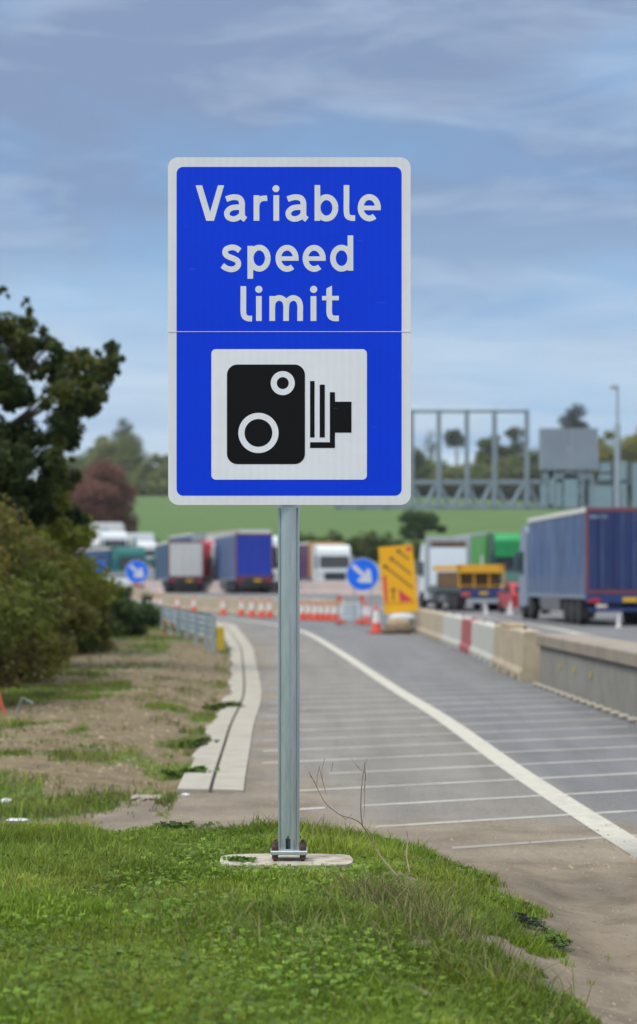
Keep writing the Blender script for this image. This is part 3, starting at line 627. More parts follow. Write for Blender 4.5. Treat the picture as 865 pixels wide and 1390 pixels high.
# big dark tree on the left: clumps placed where its boughs stand
TD = 36.0; tx, ty = X(-25, TD), TD
cl = []
for (px, py, r_) in [(0,425,20),(30,440,16),(18,470,26),(48,462,17),(72,470,15),(10,520,30),(-25,450,34),(-40,520,45),(62,500,20),(88,500,17),(108,492,16),(128,485,15),(148,478,10),(152,495,12),
                     (140,510,15),(120,515,20),(98,525,22),(75,520,12),(132,535,14),(112,550,20),(90,560,20),(30,545,17),(82,590,22),(105,582,14),(60,610,28),(25,590,16),(35,640,34),(0,610,36),
                     (75,640,20),(0,670,40),(60,670,24),(-40,600,50),(-60,660,50),(-70,430,30),(-100,520,50),(-110,600,50),(88,615,14),(20,700,30),(158,470,5),(45,500,9),(165,487,4),(37,417,6),(5,398,7),(78,690,24),(60,705,28)]:
    for q in range(5):
        dy = random.uniform(-1.3, 1.3)*(1 if r_ > 12 else .4); kq = random.choice((.35, .5, .7, .85)); cl.append((X(px, TD)-tx+random.uniform(-.9, .9)*r_*.012, dy, Z(py, TD)+random.uniform(-.9, .9)*r_*.012, r_/83*kq))
C = np.array(cl); t = thing('dark_tree', 'tall dark green tree on the left verge with sky showing between its boughs', 'tree', (tx, ty, .0))
V, Fq, ti = leaves(C[:, :3], C[:, 3], 60000, .062, [(.048, .074, .024), (.036, .060, .022), (.070, .092, .026), (.10, .115, .03)], seed=5)
npmesh('crown', V, Fq, 'leaf', t, ti)
m = MB(); m.tube([(0, 0, -.2), (.05, 0, 1.5), (.0, .1, 3.0), (-.1, 0, 4.6), (-.1, 0, 5.6)], [.19, .16, .12, .07, .03], 10)
for (px, py) in ((150, 480), (128, 487), (88, 498), (112, 550), (60, 610), (35, 440), (18, 470), (70, 465), (90, 560), (-60, 430), (-100, 520)):
    e = Vector((X(px, TD)-tx, random.uniform(-.6, .6), Z(py, TD))); s0 = Vector((0, 0, max(1.6, e.z-.35*abs(e.x)-.8))); mid = s0.lerp(e, .5)+Vector((0, 0, -.12))
    m.tube([tuple(s0), tuple(mid), tuple(e)], [.05, .03, .010], 6)
    for q in range(5):
        b0 = s0.lerp(e, random.uniform(.45, .95)); m.tube([tuple(b0), tuple(b0+Vector((random.uniform(-.35, .4), random.uniform(-.3, .3), random.uniform(-.2, .45))))], [.010, .003], 4)
m.build('trunk', 'bark', t, True)
olive = [(.115, .155, .026), (.09, .125, .024), (.14, .12, .035), (.17, .17, .028), (.11, .085, .035)]
yell = [(.20, .225, .02), (.16, .19, .022), (.13, .15, .025), (.16, .14, .03)]
dk = [(.045, .075, .025), (.065, .095, .028), (.035, .06, .022)]
brn = [(.13, .105, .032), (.11, .125, .026), (.155, .14, .034), (.09, .105, .024)]
def bush(label, x, d, rx_, ry_, h, cols, n, leaf, seed, stem=True):
    z = float(groundz(np.array(x), np.array(d)))-.03
    return tree('bush', label, 'bush', (x, d, z), h, (rx_, ry_, h*.54), h*.44, cols, leaf, n, seed, 'bushes along the verge', ncl=80, cr=min(rx_, h)*.25, trunk_r=.035, low=-2, limbs=9)
bush('brown green bush nearest the camera beside the orange stake', -4.85, 25.5, 1.55, 1.9, 2.0, brn+olive, 26000, .055, 11)
bush('tangled olive bush under the dark tree', -5.3, 30.5, 1.85, 2.4, 2.7, brn+olive, 30000, .06, 12)
bush('broad yellow olive bush beneath the right side of the dark tree', -5.2, 36, 1.6, 2.6, 3.15, olive+yell, 26000, .07, 13)
bush('bright yellow green bush in front of the purple tree', -5.5, 42.5, 1.45, 2.6, 3.1, yell+olive, 20000, .075, 14)
bush('olive bush left of the left round blue sign', -5.75, 50, 1.2, 2.8, 1.9, olive+yell, 15000, .085, 15)
bush('dark low bush at the far end of the verge', -5.25, 57, .95, 2.2, 1.35, dk, 8000, .085, 16)
bush('small green bush behind the steel guard rail', -5.7, 66, 1.1, 3.0, .95, yell+dk, 6000, .09, 17)
bush('low bramble bush at the edge of the dirt verge', -4.35, 31.5, .55, 1.6, .75, brn+dk, 5000, .05, 18)
bush('dark leafy bush at the foot of the yellow green bush', -4.7, 44, .75, 2.6, .85, dk+olive, 6000, .06, 19)
# far trees; leaf colours lightened and greyed slightly to suggest haze
def far(label, px0, px1, ptop, d, cols, n, leaf, seed, base=None, name='field_tree', grp='trees along the far hilltop', ncl=30, cz=.58, rzf=.46, crk=.40, low=-.9):
    x = X((px0+px1)/2, d); z = float(groundz(np.array(x), np.array(float(d))))-.4 if base is None else base; h = Z(ptop, d)-z; r_ = (px1-px0)/2/F*d
    return tree(name, label, 'tree', (x, d, z), h, (r_*.92, r_*.85, h*rzf*.93), h*cz, cols, leaf*.8, int(n*1.9), seed, grp, ncl=ncl, cr=min(r_, h*.45)*crk*1.15, trunk_r=h*.009, low=low)
mg = [(.11, .15, .045), (.14, .175, .05), (.085, .12, .045)]; yg = [(.22, .235, .06), (.165, .195, .065), (.14, .165, .065)]; og = [(.28, .27, .045), (.23, .23, .05), (.17, .185, .055)]
hz = [(.16, .175, .12), (.13, .15, .10)]
far('thin pale tree at the hilltop between the dark tree and the blue sign', 118, 190, 568, 735, [(.10, .11, .07), (.08, .095, .06)], 1700, .8, 30, ncl=34, crk=.22)
far('round olive tree at the hilltop, left of the blue sign', 128, 200, 592, 725, yg, 5200, .8, 31)
far('broad olive tree touching the left edge of the blue sign', 180, 262, 612, 720, yg, 5600, .8, 32)
far('low green tree behind the purple tree', 80, 150, 622, 722, yg+mg, 4200, .8, 33)
far('hilltop tree hidden mostly behind the blue sign', 250, 330, 600, 730, mg, 3000, .9, 34)
far('dark tree at the right edge of the blue sign', 535, 592, 610, 705, mg, 5200, .75, 35, low=-2, cz=.5)
far('low rounded dark tree between the first gantry posts', 585, 628, 632, 700, mg+yg, 3600, .75, 36, low=-2, cz=.5)
far('small round lollipop tree on a bare stem behind the gantry', 604, 634, 578, 745, [(.07, .085, .04)], 900, .7, 37, cz=.84, rzf=.14, ncl=18)
far('faint bare tree beside the lollipop tree', 572, 600, 574, 760, hz, 260, .6, 38, cz=.72, rzf=.28, ncl=22)
far('tall spreading tree in the middle of the gantry', 638, 722, 576, 720, mg+[(.07, .08, .03)], 6500, .75, 39, ncl=40, crk=.24, cz=.55)
far('dark green tree below the spreading tree', 625, 690, 625, 698, mg+yg, 4600, .75, 40, low=-2, cz=.5)
far('tree left of the blank sign board', 690, 748, 600, 712, mg, 5200, .75, 41, low=-2, cz=.5)
far('dark tree top leaning out above the blank sign board', 752, 806, 556, 700, [(.035, .05, .03)], 3600, .7, 42, ncl=26)
far('yellow green tree left of the light mast', 800, 842, 578, 640, og, 3600, .7, 43)
far('big yellow green tree at the right edge of the frame', 835, 915, 566, 640, og, 7000, .7, 44)
far('dark tree behind the gantry panels', 735, 800, 622, 690, mg, 4200, .75, 45, low=-2, cz=.5)
far('green tree low behind the light mast', 795, 880, 610, 650, yg+og, 5200, .75, 46, low=-2, cz=.5)
for q, (a_, b_, t_, d_) in enumerate(((100, 160, 606, 742), (212, 250, 606, 728), (560, 612, 622, 715), (602, 660, 628, 706), (660, 715, 618, 708), (706, 760, 612, 716), (768, 830, 600, 668), (872, 930, 598, 655), (100, 172, 640, 716), (150, 240, 642, 715))):
    far(('rounded tree filling the hilltop line on the left', 'rounded tree filling the hilltop line behind the gantry')[a_ > 400], a_, b_, t_, d_, (yg if q % 2 else mg+yg), 4200, .8, 80+q, low=-2, cz=.5, crk=.5)
far('copper purple tree in the field above the queueing lorries', 80, 188, 624, 285, [(.19, .085, .072), (.22, .105, .08), (.15, .085, .06)], 15000, .33, 47, name='copper_tree', grp=None, low=-2, cz=.5, rzf=.5, ncl=40)
far('dark green bush alone on the field right of the yellow board', 537, 606, 692, 330, [(.07, .12, .03), (.05, .09, .028)], 7000, .32, 48, name='field_bush', grp=None, low=-2, cz=.48, rzf=.5)
def hedge(label, pts, h, wd, cols, n, leaf, seed):
    P = np.array(pts, float); ks = np.linspace(0, 1, 60); cx_ = np.interp(ks, np.linspace(0, 1, len(P)), P[:, 0]); cy_ = np.interp(ks, np.linspace(0, 1, len(P)), P[:, 1])
    r = np.random.default_rng(seed); hh = h*(.75+.5*r.random(60)); C = np.stack([cx_, cy_, groundz(cx_, cy_)+hh*.45], 1); S = np.stack([np.full(60, abs(P[-1, 0]-P[0, 0])/60*1.2+wd*.3), np.full(60, wd), hh*.6], 1)
    V, Fq, ti = leaves(C, S, n, leaf, cols, seed=seed); o = npmesh('hedge', V, Fq, 'leaf', None, ti); tag(o, label, 'hedge'); return o
hedge('dark hedge along the bottom of the field behind the white lorry cab', [(X(385, 262), 262), (X(545, 262), 262)], 3.0, 1.2, mg, 9000, .35, 60)
hedge('dark hedge along the bottom of the field behind the green lorry', [(X(560, 266), 266), (X(720, 266), 266)], 2.2, 1.2, mg, 8000, .35, 63)
hedge('dark hedge at the top of the field below the hilltop trees', [(X(530, 690), 690), (X(900, 690), 690)], 4.2, 3, [(.03, .042, .02), (.05, .05, .025)], 9000, .8, 61)
hedge('hedge at the top of the field on the left', [(X(60, 705), 705), (X(300, 705), 705)], 4.5, 3, yg+mg, 7000, .8, 62)
# ------------------------------------------------------------------ gantry
GD = 135.0; G0 = float(roadz(GD)); g = thing('sign_gantry', 'grey steel lattice gantry spanning behind the lorries at right', 'gantry', (0, GD, 0))
gx = lambda px: X(px, GD); gz = lambda py: Z(py, GD)
for q, (a, b) in enumerate(((651, 656), (684.5, 690))):
    MB().box(gx(455), gx(1150), 0, .22, gz(b), gz(a)).build('chord', 'steel_gantry', g); MB().box(gx(455), gx(1150), 1.6, 1.82, gz(b), gz(a)).build('chord', 'steel_gantry', g)
for px in (457, 490, 524, 559, 596, 634, 671.5, 715.5):
    MB().box(gx(px)-.14, gx(px)+.14, -.10, .002+.14, gz(689), gz(556) if px > 550 else gz(651)).build('upright', 'steel_gantry', g)
    MB().box(gx(px)-.08, gx(px)+.08, 1.5, 1.58, gz(689), gz(652)).build('upright', 'steel_gantry', g)
posts = (457, 490, 524, 559, 596, 634, 671.5, 715.5, 757, 800, 842, 884)
for i in range(len(posts)-1):
    a, b = posts[i], posts[i+1]; mid = (a+b)/2-1
    for (p0, p1) in ((a+2, mid-3), (b-3, mid+3)):
        for y in (.08, 1.7): MB().tube([(gx(p0), y, gz(655)), (gx(p1), y, gz(686))], .075 if p0 < mid else .11, 6).build('diagonal', 'steel_gantry', g)
MB().box(gx(557), gx(717), -.06, .06, gz(560.5), gz(556.5)).build('top_rail', 'steel_gantry', g)
MB().box(gx(791), gx(797.5), .3, 1.3, -.2, gz(640)).build('column', 'steel_gantry', g)
MB().box(gx(1120), gx(1132), .3, 1.3, -.2, gz(640)).build('column', 'steel_gantry', g)
for (a, b, c, d, mm_, y) in ((731, 770.5, 582, 638, 'sign_back', -.45), (771.5, 811, 582, 638, 'sign_back', -.45)):
    o = MB().box(gx(a), gx(b), y, y+.12, gz(d), gz(c)).build('sign_board', mm_, g)
    m = MB()
    for k in range(1, 5): m.box(gx(a)+(gx(b)-gx(a))*k/5-.03, gx(a)+(gx(b)-gx(a))*k/5+.03, y-.05, y-.001, gz(d)+.05, gz(c)-.05)
    m.build('board_rib', mm_, o)
for px in (741, 752, 790, 803): MB().box(gx(px)-.09, gx(px)+.09, -.33, -.25, gz(690), gz(600)).build('board_post', 'steel_gantry', g)
for (a, b, c, d, mm_) in ((733, 742, 658, 688, 'panel_cyan'), (745, 751, 640, 684, 'panel_cyan'), (755, 762, 655, 688, 'panel_cyan'), (765, 784, 645, 690, 'panel_cyan'), (735, 800, 640, 650, 'steel_gantry'),
                          (812, 828, 628, 641, 'panel_cyan'), (812, 828, 644, 652, 'panel_cyan'), (829, 834, 626, 655, 'panel_dark'), (835, 850, 626, 652, 'panel_cyan'), (851, 857, 627, 655, 'panel_dark'), (858, 900, 628, 690, 'panel_cyan'),
                          (799, 831, 660, 689, 'panel_cyan'), (832, 836, 658, 689, 'panel_dark'), (843, 850, 656, 689, 'panel_cyan')):
    MB().box(gx(a), gx(b), -.30, -.16, gz(d), gz(c)).build('equipment_panel', mm_, g)
lm = thing('light_mast', 'tall slim mast rising behind the gantry at the right edge', 'mast', (X(838.5, 130), 130, float(roadz(130.))))
zt = lambda py: Z(py, 130)-float(roadz(130.))
MB().tube([(0, 0, 0), (0, 0, zt(575))], [.19, .16], 12).build('pole', 'galv_dull', lm, True); MB().tube([(0, 0, zt(575)), (0, 0, zt(524))], [.085, .07], 10).build('upper_pole', 'galv_dull', lm, True)
MB().tube([(-.3, 0, zt(526)), (0, 0, zt(523))], .04, 8).build('arm', 'galv_dull', lm)
MB().box(-.42, .0, -.12, .12, zt(528), zt(522), bev=.04).build('lamp_head', 'panel_grey', lm)
# ------------------------------------------------------------------ barriers
def block(x, d, rz, L_, h, label, matn, group, name='barrier_block', w_=.42):
    P = [(-w_/2, 0), (-w_/2, .12), (-w_*.40, .20), (-w_*.36, h-.03), (-w_*.32, h), (w_*.32, h), (w_*.36, h-.03), (w_*.40, .20), (w_/2, .12), (w_/2, 0)]
    m = MB(); m.prism(P, -L_/2, L_/2, 'y')
    o = m.build(name, matn); o.location = (x, d, float(roadz(d))); o.rotation_euler.z = rz; tag(o, label, 'barrier', group)
    if name == 'barrier_block' and d < 70:
        for s_ in (-.7, .7): MB().box(-w_/2-.004, -w_/2+.02, s_-.16, s_+.16, .001, .075).build('fork_slot', 'slot_dark', o)
        MB().tube([(0, -.12, h-.01), (0, -.08, h+.05), (0, .08, h+.05), (0, .12, h-.01)], .012, 6).build('lifting_loop', 'rust', o)
    return o
bp = catmull([(3.24, 33.2), (3.27, 38), (3.30, 44), (3.28, 50), (3.18, 58), (3.05, 67)], 12)
def along(P, step):
    seg = np.r_[0, np.cumsum(np.linalg.norm(np.diff(P, axis=0), axis=1))]; o = []
    s = step/2
    while s < seg[-1]:
        a = np.array([np.interp(s-step/2, seg, P[:, 0]), np.interp(s-step/2, seg, P[:, 1])]); b = np.array([np.interp(min(s+step/2, seg[-1]), seg, P[:, 0]), np.interp(min(s+step/2, seg[-1]), seg, P[:, 1])])
        c = (a+b)/2; o.append((c[0], c[1], -math.atan2(b[0]-a[0], b[1]-a[1]))); s += step
    return o
lab = {0: ('cream concrete barrier block nearest the camera, its end facing us', 'barrier_cream'), 1: ('cream barrier block second from the near end of the row', 'barrier_cream'), 4: ('red painted barrier block in the row of cream blocks', 'barrier_red'),
       2: ('dull white barrier block two in front of the red one', 'barrier_white'), 3: ('dull white barrier block just in front of the red one', 'barrier_white'), 5: ('dull white barrier block just beyond the red one', 'barrier_white'), 6: ('second dull white barrier block beyond the red one', 'barrier_white')}
for k, (x, d, a) in enumerate(along(bp, 3.05)):
    l_, mm_ = lab.get(k, ('cream barrier block in the far end of the row beside the yellow board', 'barrier_cream'))
    block(x, d, a, 3.0, .70+(.05 if k in (0, 1) else 0), l_, mm_, 'barrier blocks beside the slip road')
m = MB()
for k in range(9): m.box(-.17+.03*(k % 3), .15, -1.0+.22*k, -.82+.22*k, .751, .79+.015*(k % 2), bev=.02)
o = m.build('sand_bags', 'sandbag'); o.location = (3.26, 37.2, 0); tag(o, 'flat tan sandbags laid on top of the second cream barrier block', 'sandbags')
for k, (x, d, a) in enumerate(along(catmull([(1.2, 88.5), (-1.8, 97), (-5.2, 109), (-9.2, 126), (-13, 143)], 12), 3.05)):
    block(x, d, a, 3.0, .76, 'cream barrier block in the curved row behind the line of cones', 'barrier_cream', 'barrier blocks behind the cones')
for k, (x, d, a) in enumerate(along(catmull([(34, 96), (21, 112), (12, 128), (6.6, 138), (2, 145.5), (-4, 155), (-13, 168), (-24, 184)], 12), 5)):
    block(x, d, a, 4.98, .86, 'pinkish concrete barrier length between the two carriageways', 'barrier_pink', 'central reserve barrier lengths', 'central_barrier', .5)
# stepped concrete wall in the right foreground
m = MB(); P0, P1 = (3.22, 32.7), (3.95, 7.0); Lw = math.hypot(P1[0]-P0[0], P1[1]-P0[1]); ang = math.atan2(P1[0]-P0[0], -(P1[1]-P0[1]))
wl = thing('concrete_wall', 'low grey concrete wall with a brown capping at the right edge of the slip road', 'wall', (P0[0], P0[1], 0), ang)
MB().box(.06, .62, -Lw, 0, -.1, .555).build('wall_face', 'wall_grey', wl); MB().box(0, .68, -Lw-.02, .03, .558, .735, bev=.02).build('capping', 'wall_cap', wl)
for q in (-2.2, -3.6, -5.0): MB().box(.045, .057, q-.05, q+.05, .30, .38).build('reflector', 'marker_yellow', wl)
k = 0
while k*.58 < 12:
    y = -1.0-k*.58; o = MB().box(-.17, -.07, -.10, .10, 0, .05, bev=.015).build('kerb_block', 'pad_concrete')
    c, s = math.cos(ang), math.sin(ang); o.location = (P0[0]-s*y, P0[1]+c*y, .005); o.rotation_euler.z = ang
    tag(o, 'small white block in the row along the foot of the grey concrete wall', 'kerb block', 'white blocks at the foot of the wall'); k += 1
# ------------------------------------------------------------------ cones
def cone(label, px, py, h=.75, grp='cones in front of the curved barrier', white=False, d=None):
    d = d or CH*F/(py-HZ); k = h/.75; x = X(px, d)
    t = thing('traffic_cone', label, 'traffic cone', (x, d, float(roadz(d))+.005), random.uniform(-.4, .4), grp)
    MB().box(-.20*k, .20*k, -.20*k, .20*k, 0, .045*k, bev=.015).build('base', 'cone_base' if not white else 'cone_white', t)
    prof = lambda a, b: [((.145-.118*a)*k, (.045+.705*a)*k), ((.145-.118*b)*k, (.045+.705*b)*k)]
    MB().lathe([(.160*k, .046*k)]+prof(0, .36), (0, 0, 0), 'z', 18).build('lower_cone', 'cone_orange' if not white else 'cone_white', t, True)
    MB().lathe([(r+.003, h_) for r, h_ in prof(.345, .78)], (0, 0, 0), 'z', 18).build('white_sleeve', 'cone_white', t, True)
    MB().lathe(prof(.77, 1.0), (0, 0, 0), 'z', 18).build('tip', 'cone_orange' if not white else 'cone_white', t, True)
cone('nearest red and white cone, just left of the yellow board', 511, 860.5, .84)
for px, py in ((410, 842), (419, 842), (428, 843), (436, 843), (445, 843), (454, 843.5)): cone('red and white cone between the sign post and the right round blue sign', px, py)
for px, py in ((463, 846), (488, 846.5), (496, 847), (503, 848)): cone('red and white cone standing by the white notice board', px, py, .78)
for px, py in ((366, 839), (355, 839), (342, 838), (328, 836.5), (303, 835.5)): cone('red and white cone left of the sign post in front of the curved barrier', px, py, .8)
cone('red and white cone above the middle of the guard rail', 241, 830.5, .8)
cone('red and white cone above the near part of the guard rail', 263, 832, .8)
for px, py in ((190, 828.5), (201, 829), (210, 829.5), (218, 829)): cone('red and white cone in the cluster by the left round blue sign', px, py, .8)
cone('plain pale cone behind the low flatbed lorry', 660, 834.5, .5, 'pale cones by the lorries', True)
cone('plain pale cone at the right rear corner of the flatbed lorry', 693, 834, .65, 'pale cones by the lorries', True)
cone('plain pale cone under the rear of the big blue lorry', 840, 852.5, .45, 'pale cones by the lorries', True)
# ------------------------------------------------------------------ temporary signs
YD = 65.0; yb = thing('yellow_diversion_board', 'tall yellow lane closure board with black arrows leaning slightly left', 'road sign', (X(541, YD), YD, .005))
Mr = Matrix.Translation((0, 0, Z(786.5, YD))) @ Matrix.Rotation(R(-5.3), 4, 'Y')
bw, bh = 46.5/F*YD/2, 91/F*YD/2
MB().box(-bw, bw, 0, .03, -bh, bh, M=Mr).build('board', 'yellow_board', yb)
def yp(zx, zy):  # crop px -> board local
    px = 460+zx/7.2; py = 730+zy/7.2; dx = X(px, YD)-X(538.5, YD); dz = Z(py, YD)-Z(786.5, YD); v = Matrix.Rotation(R(5.3), 4, 'Y') @ Vector((dx, 0, dz)); return v.x, v.z
def on_board(polys, y, name, matn):
    m = MB()
    for p in polys: m.poly([Mr @ Vector((a, y, b)) for a, b in [yp(*q) for q in p]])
    return m.build(name, matn, yb)
def seg(a, b, w_):
    a, b = np.array(a, float), np.array(b, float); t_ = (b-a)/np.linalg.norm(b-a); nn = np.array([-t_[1], t_[0]])*w_/2; return [tuple(a+nn), tuple(b+nn), tuple(b-nn), tuple(a-nn)]
ar = []
for a, b in (((560, 130), (668, 212)), ((495, 205), (688, 358)), ((432, 280), (704, 492)), ((515, 505), (515, 612))):
    ar.append(seg(a, b, 15)); v = np.array(b, float)-a; v /= np.linalg.norm(v); nn = np.array([-v[1], v[0]]); a_ = np.array(a, float)
    ar.append([tuple(a_-v*22), tuple(a_+v*16+nn*26), tuple(a_+v*16-nn*26)])
on_board(ar, -.004, 'arrows', 'black_print')
on_board([[(415, 375), (445, 372), (462, 628), (436, 630)], [(568, 500), (580, 625), (712, 620)], [(640, 92), (690, 88), (692, 128), (644, 132)]], -.004, 'red_marks', 'red_print')
on_board([seg((425, 646), (735, 634), 5)], -.004, 'rule', 'black_print')
m = MB()
for s in (-1, 1): m.tube([(s*.42+.04, .04, 0), (s*.42-.08, .06, 2.3)], .02, 6); m.tube([(s*.42+.04, .9, 0), (s*.42-.03, .07, 1.5)], .018, 6)
m.tube([(-.38, .04, .28), (.46, .04, .28)], .02, 6); m.build('stand', 'galv_dull', yb)
def bag(name, label, px, py, d, w_, h, matn, mtl=None):
    m = MB(); n1_, n2_ = 12, 8; 
    for j in range(n2_+1):
        ph = math.pi*j/n2_
        for i in range(n1_): a = 2*math.pi*i/n1_; q = abs(math.sin(ph))**.6; m.v.append((w_/2*q*math.copysign(abs(math.cos(a))**.7, math.cos(a)), w_*.33*q*math.copysign(abs(math.sin(a))**.7, math.sin(a)), h/2-h/2*math.cos(ph)*(1+.1*math.sin(3*a))))
    for j in range(n2_):
        for i in range(n1_): m.f.append((j*n1_+i, j*n1_+(i+1) % n1_, (j+1)*n1_+(i+1) % n1_, (j+1)*n1_+i))
    o = m.build(name, matn, None, True); o.location = (X(px, d), d, max(0, Z(py, d))); tag(o, label, 'sandbag', 'sandbags weighing the yellow board'); return o
bag('sandbag', 'tan sandbag in the middle under the yellow board', 541, 859, 64, .75, .42, 'sandbag'); bag('sandbag', 'dark brown sandbag left under the yellow board', 529, 861, 63.4, .5, .16, 'sandbag_dark')
bag('sandbag', 'pale sandbag lying on the yellow board stand', 546, 845, 64.9, .8, .26, 'stand_white'); bag('sandbag', 'dark sandbag right under the yellow board', 551, 860, 63.6, .45, .18, 'sandbag_dark')
def arrow_sign(label, px, py, r, d, lean=0):
    t = thing('arrow_sign', label, 'road sign', (X(px, d), d, float(roadz(d))+.005), 0, 'round blue arrow signs'); z = Z(py, d)-float(roadz(d)); rr_ = r/F*d
    MB().lathe([(rr_, 0), (rr_, .025)], (0, 0, z), 'y', 36).build('disc', 'round_white', t); MB().lathe([(rr_*.955, -.006), (rr_*.955, -.001)], (0, 0, z), 'y', 36).build('blue_face', 'round_blue', t)
    m = MB(); q = rr_
    def rp(a, b): c, s = math.cos(R(-42)), math.sin(R(-42)); return (a*c-b*s, -.009, z+a*s+b*c)
    m.poly([rp(*p) for p in ((-.80*q, .13*q), (-.80*q, -.13*q), (.10*q, -.13*q), (.10*q, .13*q))]); m.poly([rp(*p) for p in ((.08*q, .13*q), (-.05*q, .48*q), (.20*q, .48*q), (.76*q, 0), (.20*q, -.48*q), (-.05*q, -.48*q), (.08*q, -.13*q))])
    m.build('arrow', 'round_white', t)
    m = MB()
    for s in (-.28, .28): m.tube([(s, .05, 0), (s, .05, z+.1)], .022, 6); m.tube([(s, .8, 0), (s, .06, z*.6)], .02, 6)
    m.tube([(-.28, .05, .3), (.28, .05, .3)], .02, 6); m.build('stand', 'galv_dull', t); return t
arrow_sign('larger round blue sign with a white arrow pointing down right, beside the yellow board', 492.5, 780, 22.5, 74); arrow_sign('smaller round blue arrow sign at left in front of the teal lorry', 186, 776, 16, 118)
t = thing('notice_board', 'small white notice board on a low frame below the larger blue arrow sign', 'notice board', (X(476, 77), 77, .005))
MB().box(-.33, .33, -.03, 0, .18, .78, bev=.01).build('board', 'stand_white', t)
m = MB(); [m.box(-.24, .24, -.036, -.032, .66-.11*k, .69-.11*k) for k in range(4)]; m.build('text_lines', 'panel_grey', t)
for s in (-1, 1):
    MB().box(s*.4-.06, s*.4+.06, -.05, .25, 0, .14, bev=.02).build('foot', 'cone_base', t); MB().tube([(s*.4, .02, .1), (s*.4, .02, .95)], .025, 6).build('leg', 'galv_dull', t)
    MB().lathe([(.10, -.04), (.10, .04)], (s*.4, .02, .92), 'y', 14).build('warning_lamp', 'lamp_orange', t)
# guard rail
gp = catmull([(-2.22, 47), (-3.1, 54), (-4.3, 63), (-6.2, 76), (-9, 92)], 8); gr_ = thing('guard_rail', 'blue grey steel guard rail at the far end of the verge', 'guard rail', (0, 0, 0))
for (z0, z1) in ((.475, .74), (.22, .47)):
    m = MB()
    for i in range(len(gp)-1):
        a, b = gp[i], gp[i+1]; z_ = .06
        for (u0, u1, o0, o1) in ((z0, z0+(z1-z0)*.3, 0, -.05), (z0+(z1-z0)*.3, z0+(z1-z0)*.5, -.05, 0), (z0+(z1-z0)*.5, z0+(z1-z0)*.7, 0, -.05), (z0+(z1-z0)*.7, z1, -.05, 0)):
            m.poly([(a[0]-o0, a[1], u0+z_), (b[0]-o0, b[1], u0+z_), (b[0]-o1, b[1], u1+z_), (a[0]-o1, a[1], u1+z_)]); m.poly([(a[0]-o0-.012, a[1]+.01, u0+z_), (b[0]-o0-.012, b[1], u0+z_), (b[0]-o1-.012, b[1], u1+z_), (a[0]-o1-.012, a[1]+.01, u1+z_)])
    m.build('rail', 'galv_dull', gr_)
for (x, d, a) in along(gp, 3.2): MB().box(x-.10, x-.02, d-.05, d+.05, -.1, .78).build('post', 'galv_dull', gr_)
MB().box(-2.31, -2.20, 46.9, 47.06, -.1, .80).build('end_post', 'galv', gr_)
t = thing('marker_post', 'short yellow marker post at the near end of the guard rail', 'marker post', (X(299.5, 46.5), 46.5, 0)); MB().box(-.075, .075, -.02, .02, .06, .56, bev=.008).build('plate', 'marker_yellow', t); MB().box(-.03, .03, .021, .05, -.1, .55).build('stake', 'galv_dull', t)
t = thing('orange_stake', 'leaning orange plastic stake at the left edge beside the bushes', 'stake', (X(9, 23.5), 23.5, .05)); MB().tube([(0, 0, -.05), (-.12, .02, .38)], .018, 8).build('stake', 'orange_plastic', t, True)
t.children[0].name = 'shaft'; MB().tube([(.06, .0, -.03), (.16, .05, .22), (.28, 0, .16)], .008, 5).build('bent_wire', 'galv_dull', t)
